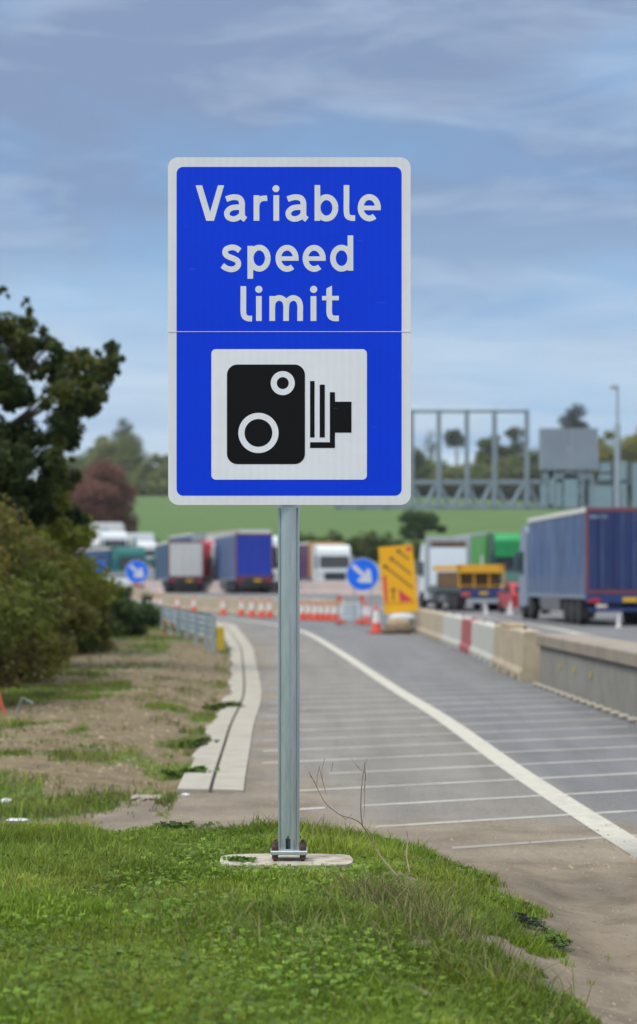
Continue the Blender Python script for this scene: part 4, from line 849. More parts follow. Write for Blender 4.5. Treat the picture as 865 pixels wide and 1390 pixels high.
# ------------------------------------------------------------------ lorries (local: rear at y=0, forward +y)
def wheel(par, x, y, r=.5, w_=.3, name='wheel'):
    s = 1 if x > 0 else -1
    o = MB().lathe([(r*.62, -w_/2), (r*.94, -w_/2), (r, -w_/2+.04), (r, w_/2-.04), (r*.94, w_/2), (r*.62, w_/2)], (x, y, r), 'x', 24).build(name, 'rubber', par, True)
    MB().lathe([(r*.60, -w_*.35), (r*.56, s*w_*.30), (r*.2, s*w_*.12), (r*.18, s*w_*.4)] if s > 0 else [(r*.60, w_*.35), (r*.56, s*w_*.30), (r*.2, s*w_*.12), (r*.18, s*w_*.4)], (x, y, r), 'x', 20).build('rim', 'rim', o, True)
def cab(par, y0, h, paint, L_=2.2, W_=2.48, lit=False, fairing=None, shade=None):
    z0 = .55; y1 = y0+L_
    prof = [(y0, z0), (y0, h-.25), (y0+.35, h), (y1-.75, h-.02), (y1-.38, h-.45), (y1-.05, 1.75), (y1, 1.6), (y1, z0-.1)]
    c = MB().prism(prof, -W_/2, W_/2, 'x').build('cab', paint, par)
    zt_ = h-.85
    MB().poly([(-W_*.44, y1-.26, zt_), (W_*.44, y1-.26, zt_), (W_*.46, y1-.035, 1.85), (-W_*.46, y1-.035, 1.85)]).build('windscreen', 'glass_dark', c)
    c2 = [k for k in COL.objects if k.name == 'x']
    ws = [k for k in COL.objects if k.parent == c][-1]; ws.location = (0, .03, .01)
    if fairing: MB().prism([(y1-.72, h-.03), (y1-.40, h-.42), (y1-.26, h-.80), (y1-.20, h-.78), (y1-.30, h-.38), (y1-.68, h+.02)], -W_*.49, W_*.49, 'x').build('roof_fairing', fairing, c)
    for s in (-1, 1):
        MB().box(s*W_/2-.012+(.0 if s > 0 else 0), s*W_/2+.012, y1-1.35, y1-.45, 1.8, h-1.0 if h > 3.2 else 2.5).build('side_window', 'glass_dark', c)
        MB().box(s*(W_/2+.14)-.1, s*(W_/2+.14)+.1, y1-.35, y1-.15, 1.9, 2.75, bev=.04).build('mirror', shade or 'cab_dark', par)
        MB().box(s*.95-.2, s*.95+.2, y1+.004, y1+.05, .68, .9, bev=.01).build('headlight', 'headlamp_lit' if lit else 'lamp_clear', c)
        wheel(par, s*1.08, y1-1.1)
    MB().box(-W_/2-.01, W_/2+.01, y1-.25, y1+.06, .32, .64, bev=.03).build('bumper', shade or 'cab_dark', par)
    MB().box(-.8, .8, y1+.003, y1+.03, .95, 1.5).build('grille', 'chassis', c)
    MB().box(-.5, .5, y0-1.6, y1-.6, .62, .85).build('cab_chassis', 'chassis', par)
    return c
def trailer(par, L_, h, side, rear, frame, rail, W_=2.55, bed=1.12, ribs=True, wheels=3, y0=0.0, wy=(1.9, 3.25, 4.6), low=None, roof='panel_white', straps=False):
    b = MB().box(-W_/2+.03, W_/2-.03, y0+.03, y0+L_, bed, h-.03).build('load_body', side, par)
    for s in (-1, 1):
        m = MB(); n_ = 60; x = s*W_/2       # softly rippled curtain
        for i in range(n_+1):
            y = y0+.12+(L_-.2)*i/n_; a = .016*math.sin(i*1.9)+.012*math.sin(i*.73+s)
            m.v += [(x+s*(.002), y, bed-.06), (x+s*(a+.01), y, bed+.5), (x+s*(a*1.2+.01), y, (h+bed)/2), (x+s*(a*.7+.006), y, h-.35), (x, y, h-.16)]
        for i in range(n_):
            for q in range(4): m.f.append((i*5+q, i*5+5+q, i*5+6+q, i*5+1+q))
        m.build('side_curtain', side, par, True)
        if straps and s < 0:
            for i in range(int(L_/.62)): yy_ = y0+.4+i*.62; MB().box(x-.04, x, yy_-.025, yy_+.025, bed-.14, bed+.55).build('strap', 'cab_grey', par)
        MB().box(x-.02, x+.02, y0+.1, y0+L_, bed-.20, bed-.065).build('lower_rail', 'cab_grey', par)
        MB().box(x-.03, x+.03, y0+.01, y0+L_+.01, h-.16, h+.0, bev=.01).build('top_rail', rail, par)
        MB().box(s*W_/2-.03, s*W_/2+.03, y0+5.4, y0+L_-3.6, .45, .95).build('side_guard', 'rim', par) if L_ > 8 else None
    MB().box(-W_/2+.035, W_/2-.035, y0+.1, y0+L_-.05, h-.05, h+.012).build('roof', roof, par)
    fr = MB()
    for s in (-1, 1): fr.box(s*(W_/2-.045)-.045, s*(W_/2-.045)+.045, y0-.03, y0+.11, bed-.02, h+.005)
    fr.box(-W_/2+.09, W_/2-.09, y0-.03, y0+.1, h-.13, h+.005).box(-W_/2+.09, W_/2-.09, y0-.03, y0+.1, bed-.02, bed+.1); fr.build('rear_frame', frame, par)
    for s in (-1, 1):
        a, c = sorted((s*.008, s*(W_/2-.095))); d_ = MB().box(a, c, y0-.02, y0+.02, bed+.105, h-.135).build('rear_door', rear, par)
        m = MB()
        for q in (.28, .72): m.tube([(a+(c-a)*q, y0-.045, bed+.12), (a+(c-a)*q, y0-.045, h-.15)], .018, 6)
        m.build('lock_bar', rear, d_)
        MB().box(s*.98-.2, s*.98+.2, y0-.05, y0+.0, .80, .93).build('tail_lamp', 'lamp_red', par)
        for q in wy[:wheels]: wheel(par, s*1.08, y0+q)
        MB().box(s*1.05-.25, s*1.05+.25, y0+.95, y0+.97, .25, .95).build('mudflap', 'rubber', par)
        MB().box(s*.9-.05, s*.9+.05, y0+L_-2.9, y0+L_-2.75, .25, 1.0).build('landing_leg', 'rim', par) if L_ > 11 else None
    MB().box(-W_/2+.02, W_/2-.02, y0-.02, y0+.14, bed-.34, bed-.03).build('rear_panel', low or 'chassis', par)
    MB().box(-W_/2+.1, W_/2-.1, y0+.02, y0+.12, .48, .62, bev=.01).build('underrun_bar', low or 'chassis', par)
    MB().box(-.02, .5, y0-.04, y0-.025, bed-.30, bed-.15).build('number_plate', 'plate_yellow', par)
    MB().box(-.55, .55, y0+.2, y0+L_-1, .72, bed-.02).build('chassis_beam', 'chassis', par)
    return b
GQ = 'lorries queueing on the motorway'
def lorry(label, px, d, rz, front=False, grp=GQ):   # px = column of the rear/front face centre
    return thing('lorry', label, 'lorry', (X(px, d), d, float(roadz(d))+.005), rz, grp)
# A: big blue curtain sider
t = lorry('big blue curtain sided lorry seen from behind at the right edge', 795+51, 75, R(2.9)); m = MB(); [m.box(q-.03, q+.03, -.06, -.022, 1.25, 3.86) for q in (-.72, -.02, .38, 1.0)]; m.build('door_bars', 'curtain_blue', t)
trailer(t, 13.4, 4.02, 'curtain_blue', 'door_blue', 'frame_red', 'rail_white', low='bumper_blue', straps=True); cab(t, 14.1, 3.75, 'cab_grey'); wheel(t, -1.08, 13.2); wheel(t, 1.08, 13.2)
MB().box(-1.15, -.55, -.036, -.022, 3.66, 3.76).build('name_strip', 'cab_grey', t)
# E: blue trailer left of the post
t = lorry('lorry with a bright blue rear and grey blue side, left of the sign post', 345, 150, R(8.8)); trailer(t, 13.4, 4.1, 'curtain_blue', 'door_bright', 'frame_red', 'panel_grey', ribs=True); cab(t, 14.1, 3.7, 'cab_white')
# D: white rear
t = lorry('lorry with white rear doors and navy curtain side', 252.5, 160, R(8.0)); trailer(t, 13.4, 3.75, 'curtain_navy', 'panel_white', 'frame_red', 'rail_white'); cab(t, 14.1, 3.5, 'cab_teal')
# red tractor peeking between
t = lorry('red lorry cab squeezed between the white backed lorry and the bright blue one', 292, 166, R(8)); cab(t, 0, 3.9, 'cab_red', L_=2.3, W_=2.4); wheel(t, -1.05, -1.2); wheel(t, 1.05, -1.2)
MB().box(-1.2, 1.2, -6, -.4, .95, 1.15).build('load_bed', 'chassis', t)
t = lorry('tall grey blue lorry whose roof shows above the white backed one', 282, 184, R(12)); trailer(t, 13.4, 4.85, 'curtain_blue', 'panel_grey', 'panel_grey', 'rail_white'); cab(t, 14.1, 3.9, 'cab_white')
# white high lorry partly behind the post (coming towards us)
t = lorry('tall white lorry half hidden behind the sign post', 358, 168, R(180+14)); cab(t, -2.2, 4.35, 'cab_white'); trailer(t, 13.2, 4.8, 'panel_white', 'panel_white', 'panel_white', 'barrier_pink', y0=-16.2)
# G: oncoming white cab
t = lorry('oncoming lorry with a white cab and purple and orange body, right of the sign post', 455, 162, R(180+13)); cab(t, -2.2, 3.55, 'cab_white', shade='cab_grey'); trailer(t, 12.8, 3.75, 'purple', 'purple', 'orange_panel', 'rail_white', y0=-15.7)
MB().box(-1.33, 1.33, -2.88, -2.5, 1.1, 3.72).build('orange_front', 'orange_panel', t); MB().box(-1.24, 1.24, -2.0, -.4, .35, .9).build('side_skirt', 'bumper_blue', t)
# C: green oncoming lorry
t = lorry('oncoming lorry with a bright green cab behind the flatbed lorry', 699, 138, R(180+6)); cab(t, -2.2, 4.0, 'cab_dark', fairing='green_bright'); trailer(t, 12.6, 4.15, 'green_body', 'green_body', 'green_body', 'panel_grey', y0=-15.4)
MB().box(-1.26, 1.26, .004, .05, 2.55, 3.5, bev=.02).build('green_panel', 'green_bright', t); MB().box(-1.2, 1.2, .065, .09, 1.0, 1.6).build('green_grille', 'green_shade', t)
MB().box(1.29, 1.32, -4.6, -3.9, 1.9, 2.7).build('emblem', 'panel_white', t)
# B: flatbed with yellow machine
t = lorry('low flatbed lorry with a white cab carrying yellow machinery', 657, 112, R(9.0))
bd = MB().box(-1.25, 1.25, 0, 8.2, .98, 1.16, bev=.02).build('flat_deck', 'cab_dark', t); MB().box(-1.24, 1.24, -.04, .0, .72, 1.15).build('rear_panel', 'bumper_blue', t)
MB().box(-.9, 1.1, -.10, -.02, .42, .64, bev=.02).build('underrun_bar', 'panel_grey', t); MB().box(-.25, .2, -.055, -.042, .86, 1.0).build('number_plate', 'plate_yellow', t)
for s in (-1, 1):
    MB().box(s*.95-.22, s*.95+.22, -.07, -.042, .78, .98).build('tail_lamp', 'lamp_orange', t)
    for q in (1.4, 2.7, 6.0): wheel(t, s*1.06, q)
    MB().box(s*1.2-.03, s*1.2+.03, 3.4, 5.3, .45, .85).build('side_guard', 'rim', t)
    MB().box(s*1.05-.2, s*1.05+.2, .5, .52, .25, .9).build('mudflap', 'rubber', t)
MB().box(-.45, .45, .2, 9, .62, .96).build('chassis_beam', 'chassis', t)
cb = MB().box(-1.26, 1.26, 8.45, 8.6, 1.0, 3.95, bev=.04).build('headboard', 'panel_grey', t); MB().box(-.95, .95, 8.40, 8.445, 3.45, 3.68).build('slot', 'machine_brown', cb); MB().box(-1.02, 1.02, 8.40, 8.446, 1.3, 3.35, bev=.02).build('white_sheet', 'sheet_white', cb)
cab(t, 8.8, 3.6, 'cab_white', W_=2.2); MB().box(.75, .98, 8.30, 8.39, 1.7, 2.1, bev=.03).build('work_lamp', 'rubber', t)
yl = thing('yellow_machine', 'yellow steel machine frame lying on the flatbed lorry', 'machinery', t.location+Vector((0, 0, 1.165)), R(9.0))
m = MB(); m.box(-1.24, 1.22, .5, .75, .80, 1.22).box(-1.24, 1.22, 6.2, 6.5, .95, 1.2).box(-1.24, -1.02, .5, 6.5, .93, 1.18).box(1.0, 1.22, .5, 6.5, .93, 1.18).build('upper_frame', 'machine_yellow', yl)
m = MB(); [m.box(-1.18+.78*k, -1.12+.78*k, .55, .61, 0, .95) for k in range(4)]; m.box(-1.2, 1.18, .55, .62, .10, .15); m.build('uprights', 'machine_yellow', yl)
m = MB(); m.box(-1.16, 1.12, .9, 6.0, .0, .85, bev=.05).box(-.6, -.2, .7, .9, .1, .7).box(.35, .7, .7, .9, .1, .6); m.build('engine_block', 'machine_brown', yl)
# small red car ahead of lorry A
def car(label, px, d, rz, paint, lit=False, grp=None):
    t = thing('car', label, 'car', (X(px, d), d, float(roadz(d))+.005), rz, grp)
    prof = [(0, .3), (0, .85), (.15, .98), (.55, 1.40), (1.9, 1.46), (2.75, 1.05), (4.1, .85), (4.25, .6), (4.25, .3)]
    b = MB().prism(prof, -.86, .86, 'x').build('body', paint, t); MB().box(-.7, .7, .02, .1, 1.02, 1.3).build('rear_window', 'glass_dark', b)
    [k for k in COL.objects if k.parent == b][-1].rotation_euler.x = 0
    for s in (-1, 1):
        MB().box(s*.86-.012, s*.86+.012, .6, 2.4, 1.0, 1.34).build('side_window', 'glass_dark', b); MB().box(s*.7-.12, s*.7+.12, -.03, -.003, .7, .9).build('tail_lamp', 'lamp_red', b)
        MB().box(s*.65-.15, s*.65+.15, 4.253, 4.29, .6, .75).build('headlight', 'headlamp_lit' if lit else 'lamp_clear', b)
        for q in (.75, 3.4): wheel(t, s*.8, q, .32, .2)
    MB().poly([(-.7, 1.98, 1.43), (.7, 1.98, 1.43), (.75, 2.75, 1.08), (-.75, 2.75, 1.08)]).build('windscreen', 'glass_dark', b)
    [k for k in COL.objects if k.parent == b][-1].location.z = .03
    return t
car('red car just ahead of the big blue lorry', 694+26, 103, R(4), 'cab_red')
# left group
t = lorry('oncoming teal lorry behind the left round blue sign', 180, 187, R(180+20)); cab(t, -2.2, 3.75, 'cab_teal', shade='cab_teal'); trailer(t, 12.6, 3.7, 'curtain_navy', 'curtain_navy', 'rail_white', 'rail_white', y0=-15.2)
t = lorry('high white box lorry standing above the teal one', 157, 214, R(180+18)); MB().box(-1.28, 1.28, -9, -2.4, 1.1, 4.5, bev=.04).build('box_body', 'panel_white', t); cab(t, -2.2, 3.6, 'cab_white')
MB().box(.15, .85, -2.395, -2.36, 3.3, 3.9).build('fridge_unit', 'panel_grey', t); [wheel(t, s*1.06, -7) for s in (-1, 1)]; MB().box(-1.6, -1.28, -8, -3, 1.3, 4.3).build('side_panel', 'rail_white', t)
t = lorry('lower white box van right of the high white box lorry', 200, 219, R(180+18)); MB().box(-1.15, 1.15, -7, -1.9, .8, 3.25, bev=.05).build('box_body', 'cab_white', t); cab(t, -1.8, 2.4, 'cab_white', L_=1.8, W_=2.1); [wheel(t, s*.95, -5.6, .4) for s in (-1, 1)]
t = lorry('dark lorry with a white roof and lit lamp at the far left of the queue', 119, 205, R(180+16)); cab(t, -2.2, 3.6, 'cab_dark', fairing='panel_white'); trailer(t, 9, 3.9, 'cab_dark', 'cab_dark', 'rail_white', 'rail_white', y0=-11.6)
MB().lathe([(.12, .0), (.15, .06)], (-.78, .05, 2.3), 'y', 16).build('roof_lamp', 'headlamp_lit', t)
t = lorry('low blue and white van below the high white box lorry', 150, 190, R(180+18)); MB().box(-1.1, 1.1, -6, -1.9, .6, 2.9, bev=.05).build('box_body', 'bumper_blue', t); cab(t, -1.8, 2.5, 'round_blue', L_=1.8, W_=2.1); [wheel(t, s*.95, -4.8, .4) for s in (-1, 1)]
car('pale car low beside the bushes under the blue van', 150, 150, R(180+14), 'panel_grey'); car('red car beside the left round blue sign', 166, 156, R(180+14), 'cab_red')
# ------------------------------------------------------------------ grass, weeds, stems
def frustum_pts(n, d0, d1, r, margin=30, xmin=None, xmax=None):
    d = np.sqrt(r.random(n)*(d1**2-d0**2)+d0**2); x = (r.random(n)*(865+2*margin)-margin-CX)/F*d; return x, d
def blades(n, d0, d1, hgt, wid, cols, seed, thr=.5, power=None, clump=True, margin=40, base=0.0):
    r = np.random.default_rng(seed); x, d = frustum_pts(n, d0, d1, r, margin)
    g_ = grassmask(x, d)
    if base: g_ = np.maximum(g_, base*(x < sm(d, KL)-.1)*(.5+1.2*ss(.4, .65, fbm(x*3+70, d*1.3+11, 4, .7))))
    keep = g_ > thr*(.5+r.random(len(g_)))
    px_, py_ = (x-(X(388.5, SD)))/.285, (d-SD)/.20
    keep &= ~((np.abs(px_)**4+np.abs(py_+.06)**4) < .62)
    x, d, g_ = x[keep], d[keep], g_[keep]; n = len(x); z = groundz(x, d)
    ln = fbm(x*1.5+3, d*1.5, 4); tall = .55+.9*ss(.35, .7, ln)
    h = hgt*tall*(.5+.9*r.random(n))*(.45+.55*g_)*(.42+.58*ss(.30, .62, np.hypot((x-X(388.5, SD))*.75, (d-SD+.12)*1.0))); a = r.random(n)*2*np.pi; lean = (.25+.75*r.random(n))*h*.75
    dirx, diry = np.cos(a), np.sin(a); f = r.random(n)*2*np.pi; wx, wy = np.cos(f), np.sin(f); w_ = wid*(.6+.8*r.random(n))
    P0 = np.stack([x, d, z-.004], 1); P1 = P0+np.stack([dirx*lean*.35, diry*lean*.35, h*.6], 1); P2 = P0+np.stack([dirx*lean, diry*lean, h*.95], 1)
    Wd = np.stack([wx*w_, wy*w_, np.zeros(n)], 1)
    V = np.stack([P0-Wd*.5, P0+Wd*.5, P1+Wd*.42, P1-Wd*.42, P2+Wd*.06, P2-Wd*.06], 1).reshape(-1, 3)
    b = np.arange(n)[:, None]*6; Fq = np.concatenate([b+np.array([[0, 1, 2, 3]]), b+np.array([[3, 2, 4, 5]])], 1).reshape(-1, 4)
    cols = np.array(cols); ci = np.clip(((fbm(x*2+11, d*2, 3)-.25)*2*len(cols)+r.normal(size=n)*.8).astype(int), 0, len(cols)-1)
    pt = fbm(x*1.3+50, d*.8+9, 4, .6); yel = ss(.5, .66, fbm(x*2.2+80, d*1.5, 3)); ti = cols[ci]*(.7+.6*r.random(n))[:, None]*(.68+.55*ss(.3, .7, pt))[:, None]; ti = ti*(1+yel[:, None]*np.array([.16, .05, .05])); dry = r.random(n) < .03; ti[dry] = np.array([.24, .20, .10])*(.7+.5*r.random(dry.sum()))[:, None]
    return V, Fq, np.repeat(ti, 6, 0)
gc = [(.125, .195, .02), (.15, .23, .024), (.18, .265, .03), (.14, .205, .04), (.21, .28, .045)]
def stuff(name, parts, label, cat):
    V, Fq, T = [], [], []; o = 0
    for v, f, t_ in parts: V.append(v); Fq.append(f+o); T.append(t_); o += len(v)
    ob = npmesh(name, np.concatenate(V), np.concatenate(Fq), 'grass_blade', None, np.concatenate(T)); tag(ob, label, cat, kind='stuff'); return ob
def straw(n, cx, cd, r0, seed):
    r = np.random.default_rng(seed); x = cx+r.normal(size=n)*r0; d = cd+r.normal(size=n)*r0; z = groundz(x, d); h = .05+.09*r.random(n); a = r.random(n)*6.28; ln = h*(.3+.9*r.random(n))
    P0 = np.stack([x, d, z], 1); P1 = P0+np.stack([np.cos(a)*ln*.4, np.sin(a)*ln*.4, h*.65], 1); P2 = P0+np.stack([np.cos(a)*ln, np.sin(a)*ln, h], 1); Wd = np.stack([np.full(n, .0016), np.zeros(n), np.zeros(n)], 1)
    V = np.stack([P0-Wd, P0+Wd, P1+Wd, P1-Wd, P2+Wd*.3, P2-Wd*.3], 1).reshape(-1, 3); b = np.arange(n)[:, None]*6
    Fq = np.concatenate([b+np.array([[0, 1, 2, 3]]), b+np.array([[3, 2, 4, 5]])], 1).reshape(-1, 4); c = np.array([(.22, .19, .09), (.16, .17, .06), (.12, .17, .04)])[r.integers(0, 3, n)]*(.7+.6*r.random(n))[:, None]
    return V, Fq, np.repeat(c, 6, 0)
stuff('grass', [blades(330000, 5.4, 12.2, .038, .0045, gc, 1), blades(26000, 5.4, 11.5, .060, .0045, gc[2:], 2, .7)], 'lush green grass on the mound around the sign post', 'grass')
stuff('dry_grass', [straw(650, .30, 8.5, .10, 8), straw(350, .42, 8.1, .12, 9), straw(160, .62, 7.5, .15, 10), straw(200, -.1, 7.5, .3, 12)], 'tuft of long straw coloured grass right of the footing', 'dry grass')
stuff('verge_grass', [blades(110000, 12.6, 32, .06, .007, gc+[(.12, .14, .04)], 3, .45), blades(45000, 32, 80, .10, .014, gc+[(.12, .14, .04)], 4, .4), blades(90000, 14, 34, .05, .008, [(.14, .15, .045), (.11, .15, .03), (.19, .155, .07)], 41, .52, base=.34), blades(30000, 34, 75, .08, .014, [(.14, .15, .045), (.11, .15, .03), (.19, .155, .07)], 42, .5, base=.36)], 'patchy green grass growing on the stony verge', 'grass')
# feathery and round-leaved weeds
def fern(n, d0, d1, size, cols, seed, pairs=6, pts=None, broad=False):
    r = np.random.default_rng(seed)
    if pts is None:
        x, d = frustum_pts(n, d0, d1, r, 40); g_ = grassmask(x, d); k = (g_ > .6) & (fbm(x*2.6+30, d*1.6, 4, .65)+.12*ss(9, 6, d)+.1*r.normal(size=n) > .53); px_, py_ = (x-(X(388.5, SD)))/.285, (d-SD)/.20; k &= ~((np.abs(px_)**4+np.abs(py_)**4) < 1.1); x, d = x[k], d[k]
    else: x, d = pts
    n = len(x); z = groundz(x, d); a = r.random(n)*2*np.pi; el = .35+.8*r.random(n); Ln = size*(.6+.8*r.random(n))
    D = np.stack([np.cos(a)*np.cos(el), np.sin(a)*np.cos(el), np.sin(el)], 1); S = np.stack([-np.sin(a), np.cos(a), np.zeros(n)], 1); U = np.cross(D, S)*-1
    V = []; base = np.stack([x, d, z+.006+.03*r.random(n)], 1)
    for j in range(1, pairs+1):
        t_ = j/(pairs+.3); c = base+D*(Ln*t_)[:, None]+np.array([0, 0, -1.0])*(Ln*.35*t_*t_)[:, None]; w_ = Ln*(.36 if not broad else .5)*math.sin(math.pi*(.15+.8*t_))
        for s in (-1, 1):
            tip = c+S*(s*w_)[:, None]+D*(w_*.45)[:, None]; mid = (c+tip)/2; q = D*(w_*(.20 if not broad else .42))[:, None]
            V.append(np.stack([c, mid-q, tip, mid+q], 1))
    V = np.stack(V, 1).reshape(-1, 3); m_ = 2*pairs; cols = np.array(cols); c = cols[r.integers(0, len(cols), n)]*(.6+.7*r.random(n))[:, None]*(.65+.55*ss(.35, .65, fbm(x*1.7+50, d*1.1+9, 4)))[:, None]
    return V, np.arange(n*m_*4).reshape(-1, 4), np.repeat(c, m_*4, 0)
wc = [(.135, .22, .030), (.16, .25, .035), (.185, .28, .04), (.13, .20, .06)]
stuff('feathery_weeds', [fern(34000, 5.4, 11.6, .027, wc, 21), fern(12000, 5.4, 11.4, .017, [(.15, .26, .03), (.11, .21, .03)], 22, 3, broad=True)], 'low feathery weeds growing through the mound grass', 'weeds')
def patch(label, px, py, zg, spread, n, size, seed, cols=None):
    d = (CH-zg)*F/(py-HZ); x = X(px, d); r = np.random.default_rng(seed); xs_ = x+r.normal(size=n)*spread; ds_ = d+r.normal(size=n)*spread; p = fern(n, 0, 0, size, cols or [(.10, .175, .03), (.075, .13, .03)], seed, 4, (xs_, ds_), True)
    o = npmesh('weed_plant', p[0], p[1], 'grass_blade', None, p[2]); tag(o, label, 'plant', 'leafy weeds'); return o
patch('bushy leafy weed on the mound edge right of the dead stems', 520, 1127, .28, .035, 160, .035, 31)
patch('leafy weed on the mound edge left of the post', 237, 1133, .28, .05, 200, .028, 32); patch('leafy weed at the left of the mound edge', 165, 1122, .28, .05, 160, .028, 33)
patch('low mat of leaves spreading over the drainage kerb', 262, 1006, .03, .085, 420, .045, 34, [(.07, .12, .03), (.09, .14, .04)]); patch('green weed on the verge beside the kerb end', 251, 1046, .03, .08, 260, .045, 35, [(.10, .18, .03)])
patch('small grassy weed at the kerb near the marker post', 302, 958, .03, .10, 300, .06, 37, [(.09, .15, .03)]); patch('broad leafed weed by the footing front left', 325, 1176, .27, .035, 60, .035, 38, [(.10, .18, .035)])
patch('dark weed at the lower right of the mound', 752, 1256, .14, .035, 160, .022, 39); patch('greyish weed in the middle right of the mound', 716, 1222, .20, .035, 160, .022, 40, [(.06, .08, .05)])
# ragwort
d = 55; t = thing('yellow_flower', 'yellow flowering weed beside the guard rail', 'flower', (X(224, d), d, .08)); V, Fq, ti = leaves([(0, 0, .42), (.18, 0, .36), (-.03, 0, .2)], [.07, .06, .05], 260, .04, [(.55, .30, .01)], seed=70); npmesh('blossom', V, Fq, 'leaf', t, ti)
MB().tube([(0, 0, 0), (0, 0, .4)], .008, 5).tube([(0, 0, .1), (.18, 0, .36)], .006, 5).build('stem', 'dead_stem', t)
# dead stems in front of the road, right of the post
def dead(label, pts, twigs, grp='dry dead weed stems'):
    d = 9.35; P = [Vector((X(a, d+k_), d+k_, Z(b, d+k_))) for a, b, k_ in pts]; base = P[0].copy(); t = thing('dead_weed', label, 'dead plant', base, 0, grp)
    MB().tube([p-base for p in catmull([tuple(p) for p in P], 5).tolist() and [Vector(q) for q in catmull([tuple(p) for p in P], 5)]], [.0035-.0024*i/(5*(len(P)-1)) for i in range(5*(len(P)-1)+1)], 5).build('stem', 'dead_stem', t)
    for tw in twigs:
        q = [Vector((X(a, d), d+random.uniform(-.03, .03), Z(b, d)))-base for a, b in tw]; MB().tube(q, [.0014-.0004*i/len(q) for i in range(len(q))], 4).build('twig', 'dead_stem', t)
dead('long dead stem arching up to the left from the mound', [(540, 1190, -.3), (515, 1160, 0), (490, 1118, 0), (462, 1106, 0), (442, 1090, 0), (430, 1068, 0), (420, 1048, 0)],
     [[(430, 1068), (431, 1054), (433, 1044)], [(428, 1062), (421, 1052), (416, 1040)], [(443, 1078), (438, 1060), (437, 1045), (441, 1030)], [(443, 1078), (437, 1058), (433, 1040)], [(463, 1106), (470, 1113), (478, 1104)], [(452, 1036), (450, 1048)]])
dead('upright dead stem with fine twigs nearest the edge line', [(492, 1120, 0), (490, 1100, 0), (491, 1070, 0), (494, 1045, 0), (498, 1030, 0)], [[(492, 1047), (482, 1036), (476, 1028)], [(494, 1110), (495, 1085), (496, 1050), (495, 1036)], [(494, 1045), (497, 1055), (494, 1075)]])
dead('thin curved dead stalk on the mound near its right side', [(556, 1185, -.2), (552, 1160, -.1), (554, 1140, 0), (552, 1128, 0)], [[(553, 1150), (557, 1142)]])
dead('short dead seed heads beside the post', [(440, 1128, .2), (439, 1116, .2), (440, 1105, .2)], [[(440, 1118), (436, 1110)], [(424, 1130), (421, 1118), (417, 1108)], [(424, 1130), (427, 1115)]])
r_ = random.Random(5)
dead('dark dry stalks low in the right middle of the mound', [(560, 1250, -.9), (556, 1225, -.9), (558, 1205, -.9), (553, 1192, -.9)], [])
# stones and litter
def stone(px, py, s, label, cat='stone', matn='rock', grp='stones on the verge', z0=None, flat=.6):
    d = CH*F/(py-HZ) if z0 is None else (CH-z0)*F/(py-HZ); m = MB(); r_ = random.Random(px*7+py); n1_, n2_ = 9, 6
    for j in range(n2_+1):
        ph = math.pi*j/n2_
        for i in range(n1_): a = 2*math.pi*i/n1_; q = math.sin(ph)*(1+.25*r_.uniform(-1, 1)); m.v.append((s*q*math.cos(a), s*.8*q*math.sin(a), s*flat*(-math.cos(ph)+.45)*(1+.15*r_.uniform(-1, 1))))
    for j in range(n2_):
        for i in range(n1_): m.f.append((j*n1_+i, j*n1_+(i+1) % n1_, (j+1)*n1_+(i+1) % n1_, (j+1)*n1_+i))
    o = m.build('stone' if cat == 'stone' else 'litter', matn); x = X(px, d); o.location = (x, d, float(groundz(np.array(x), np.array(d)))); tag(o, label, cat, grp)
stone(205, 1081, .10, 'flat grey stone slab beside the end of the kerb', flat=.25); stone(186, 1083, .06, 'rounder grey stone left of the flat slab', flat=.5)
stone(8, 1092, .045, 'white scrap of litter at the left edge of the verge', 'litter', 'litter', 'white litter', flat=.5); stone(22, 1115, .07, 'flat white litter at the left edge of the mound', 'litter', 'litter', 'white litter', flat=.15)
stone(62, 1168, .03, 'pale flat scrap lying in the mound grass', 'litter', 'litter', 'white litter', .30, .25); stone(704, 1223, .018, 'small white scrap on the right of the mound', 'litter', 'litter', 'white litter', .27, .5)
stone(252, 1081, .035, 'white plastic scrap at the end of the kerb', 'litter', 'litter', 'white litter', flat=.4)
m = MB(); rr = random.Random(9); mc = MB(); mats_ = None
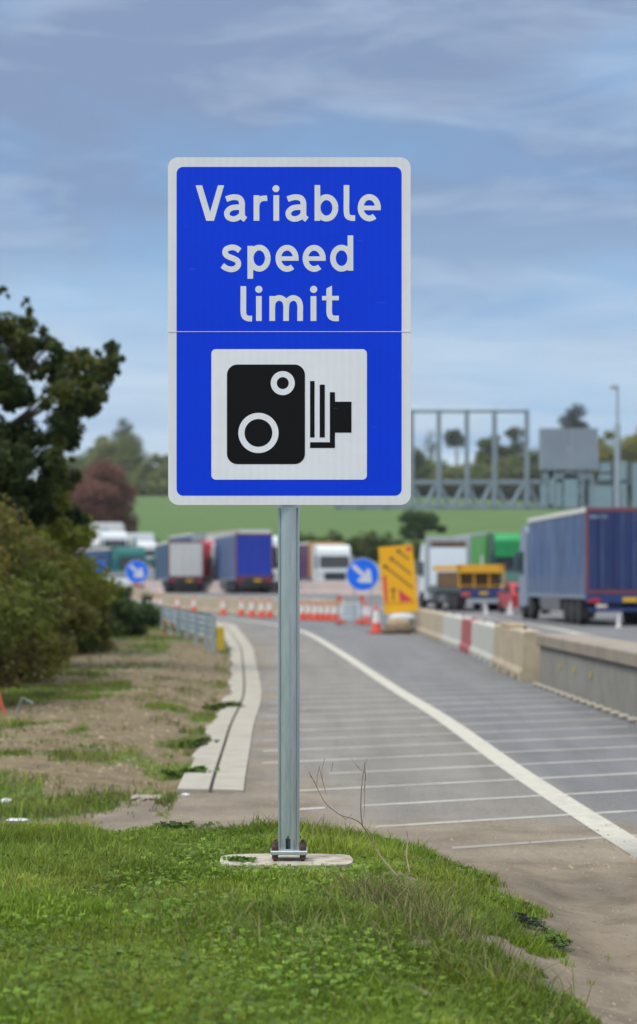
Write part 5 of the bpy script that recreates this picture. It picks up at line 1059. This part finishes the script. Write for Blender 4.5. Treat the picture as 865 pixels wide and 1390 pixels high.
for k in range(2600):
    d = 11.5+rr.random()**1.4*30; x = rr.uniform(-4.2, 1.9 if d < 15 else -.9); lf = float(sm(d, KL))
    if d > 15.5 and x > lf-.05: continue
    s = rr.uniform(.006, .022)*(1+d/40); z = float(groundz(np.array(x), np.array(d))); b = len(m.v)
    if d <= 15.5: s *= .6; z = max(z, .006)
    for (a, c, e) in ((1, 0, 0), (.3, .9, 0), (-.8, .6, 0), (-.7, -.7, 0), (.5, -.9, 0)): m.v.append((x+a*s*rr.uniform(.7, 1.2), d+c*s*rr.uniform(.7, 1.2), z-.004))
    m.v.append((x, d, z+s*.7))
    for q in range(5): m.f.append((b+q, b+(q+1) % 5, b+5))
for k in range(5200):
    d = rr.uniform(7.2, 15.5); x = rr.uniform(.7, 2.6); s = rr.uniform(.0025, .009)*(1.6 if rr.random() < .06 else 1); z = float(groundz(np.array(x), np.array(d))); z = max(z, .003) if d > 11.6 else z; b = len(m.v)
    for (a, c, e) in ((1, 0, 0), (.3, .9, 0), (-.8, .6, 0), (-.7, -.7, 0), (.5, -.9, 0)): m.v.append((x+a*s*rr.uniform(.7, 1.2), d+c*s*rr.uniform(.7, 1.2), z-.003))
    m.v.append((x, d, z+s*.7))
    for q in range(5): m.f.append((b+q, b+(q+1) % 5, b+5))
mat('rubble_stone', (.24, .19, .13), .9, var=.6, scale=1.7)
o = m.build('rubble', 'rubble_stone'); tag(o, 'small stones scattered over the dirt verge', 'rubble', kind='stuff')

# ------------------------------------------------------------------ haze: one closed box of thin even air round everything
hm = bpy.data.materials.new('haze_air'); hm.use_nodes = True; hn = hm.node_tree.nodes; hn.clear()
ho = hn.new('ShaderNodeOutputMaterial'); hv = hn.new('ShaderNodeVolumePrincipled'); hv.inputs['Color'].default_value = (.86, .92, 1, 1); hv.inputs['Density'].default_value = .00009
hm.node_tree.links.new(hv.outputs[0], ho.inputs['Volume']); MATS['haze_air'] = hm
hb = MB().box(-1650, 1650, -350, 2600, -1.6, 75).build('haze', 'haze_air'); tag(hb, 'thin pale haze in the air over the whole scene', 'haze', kind='stuff')
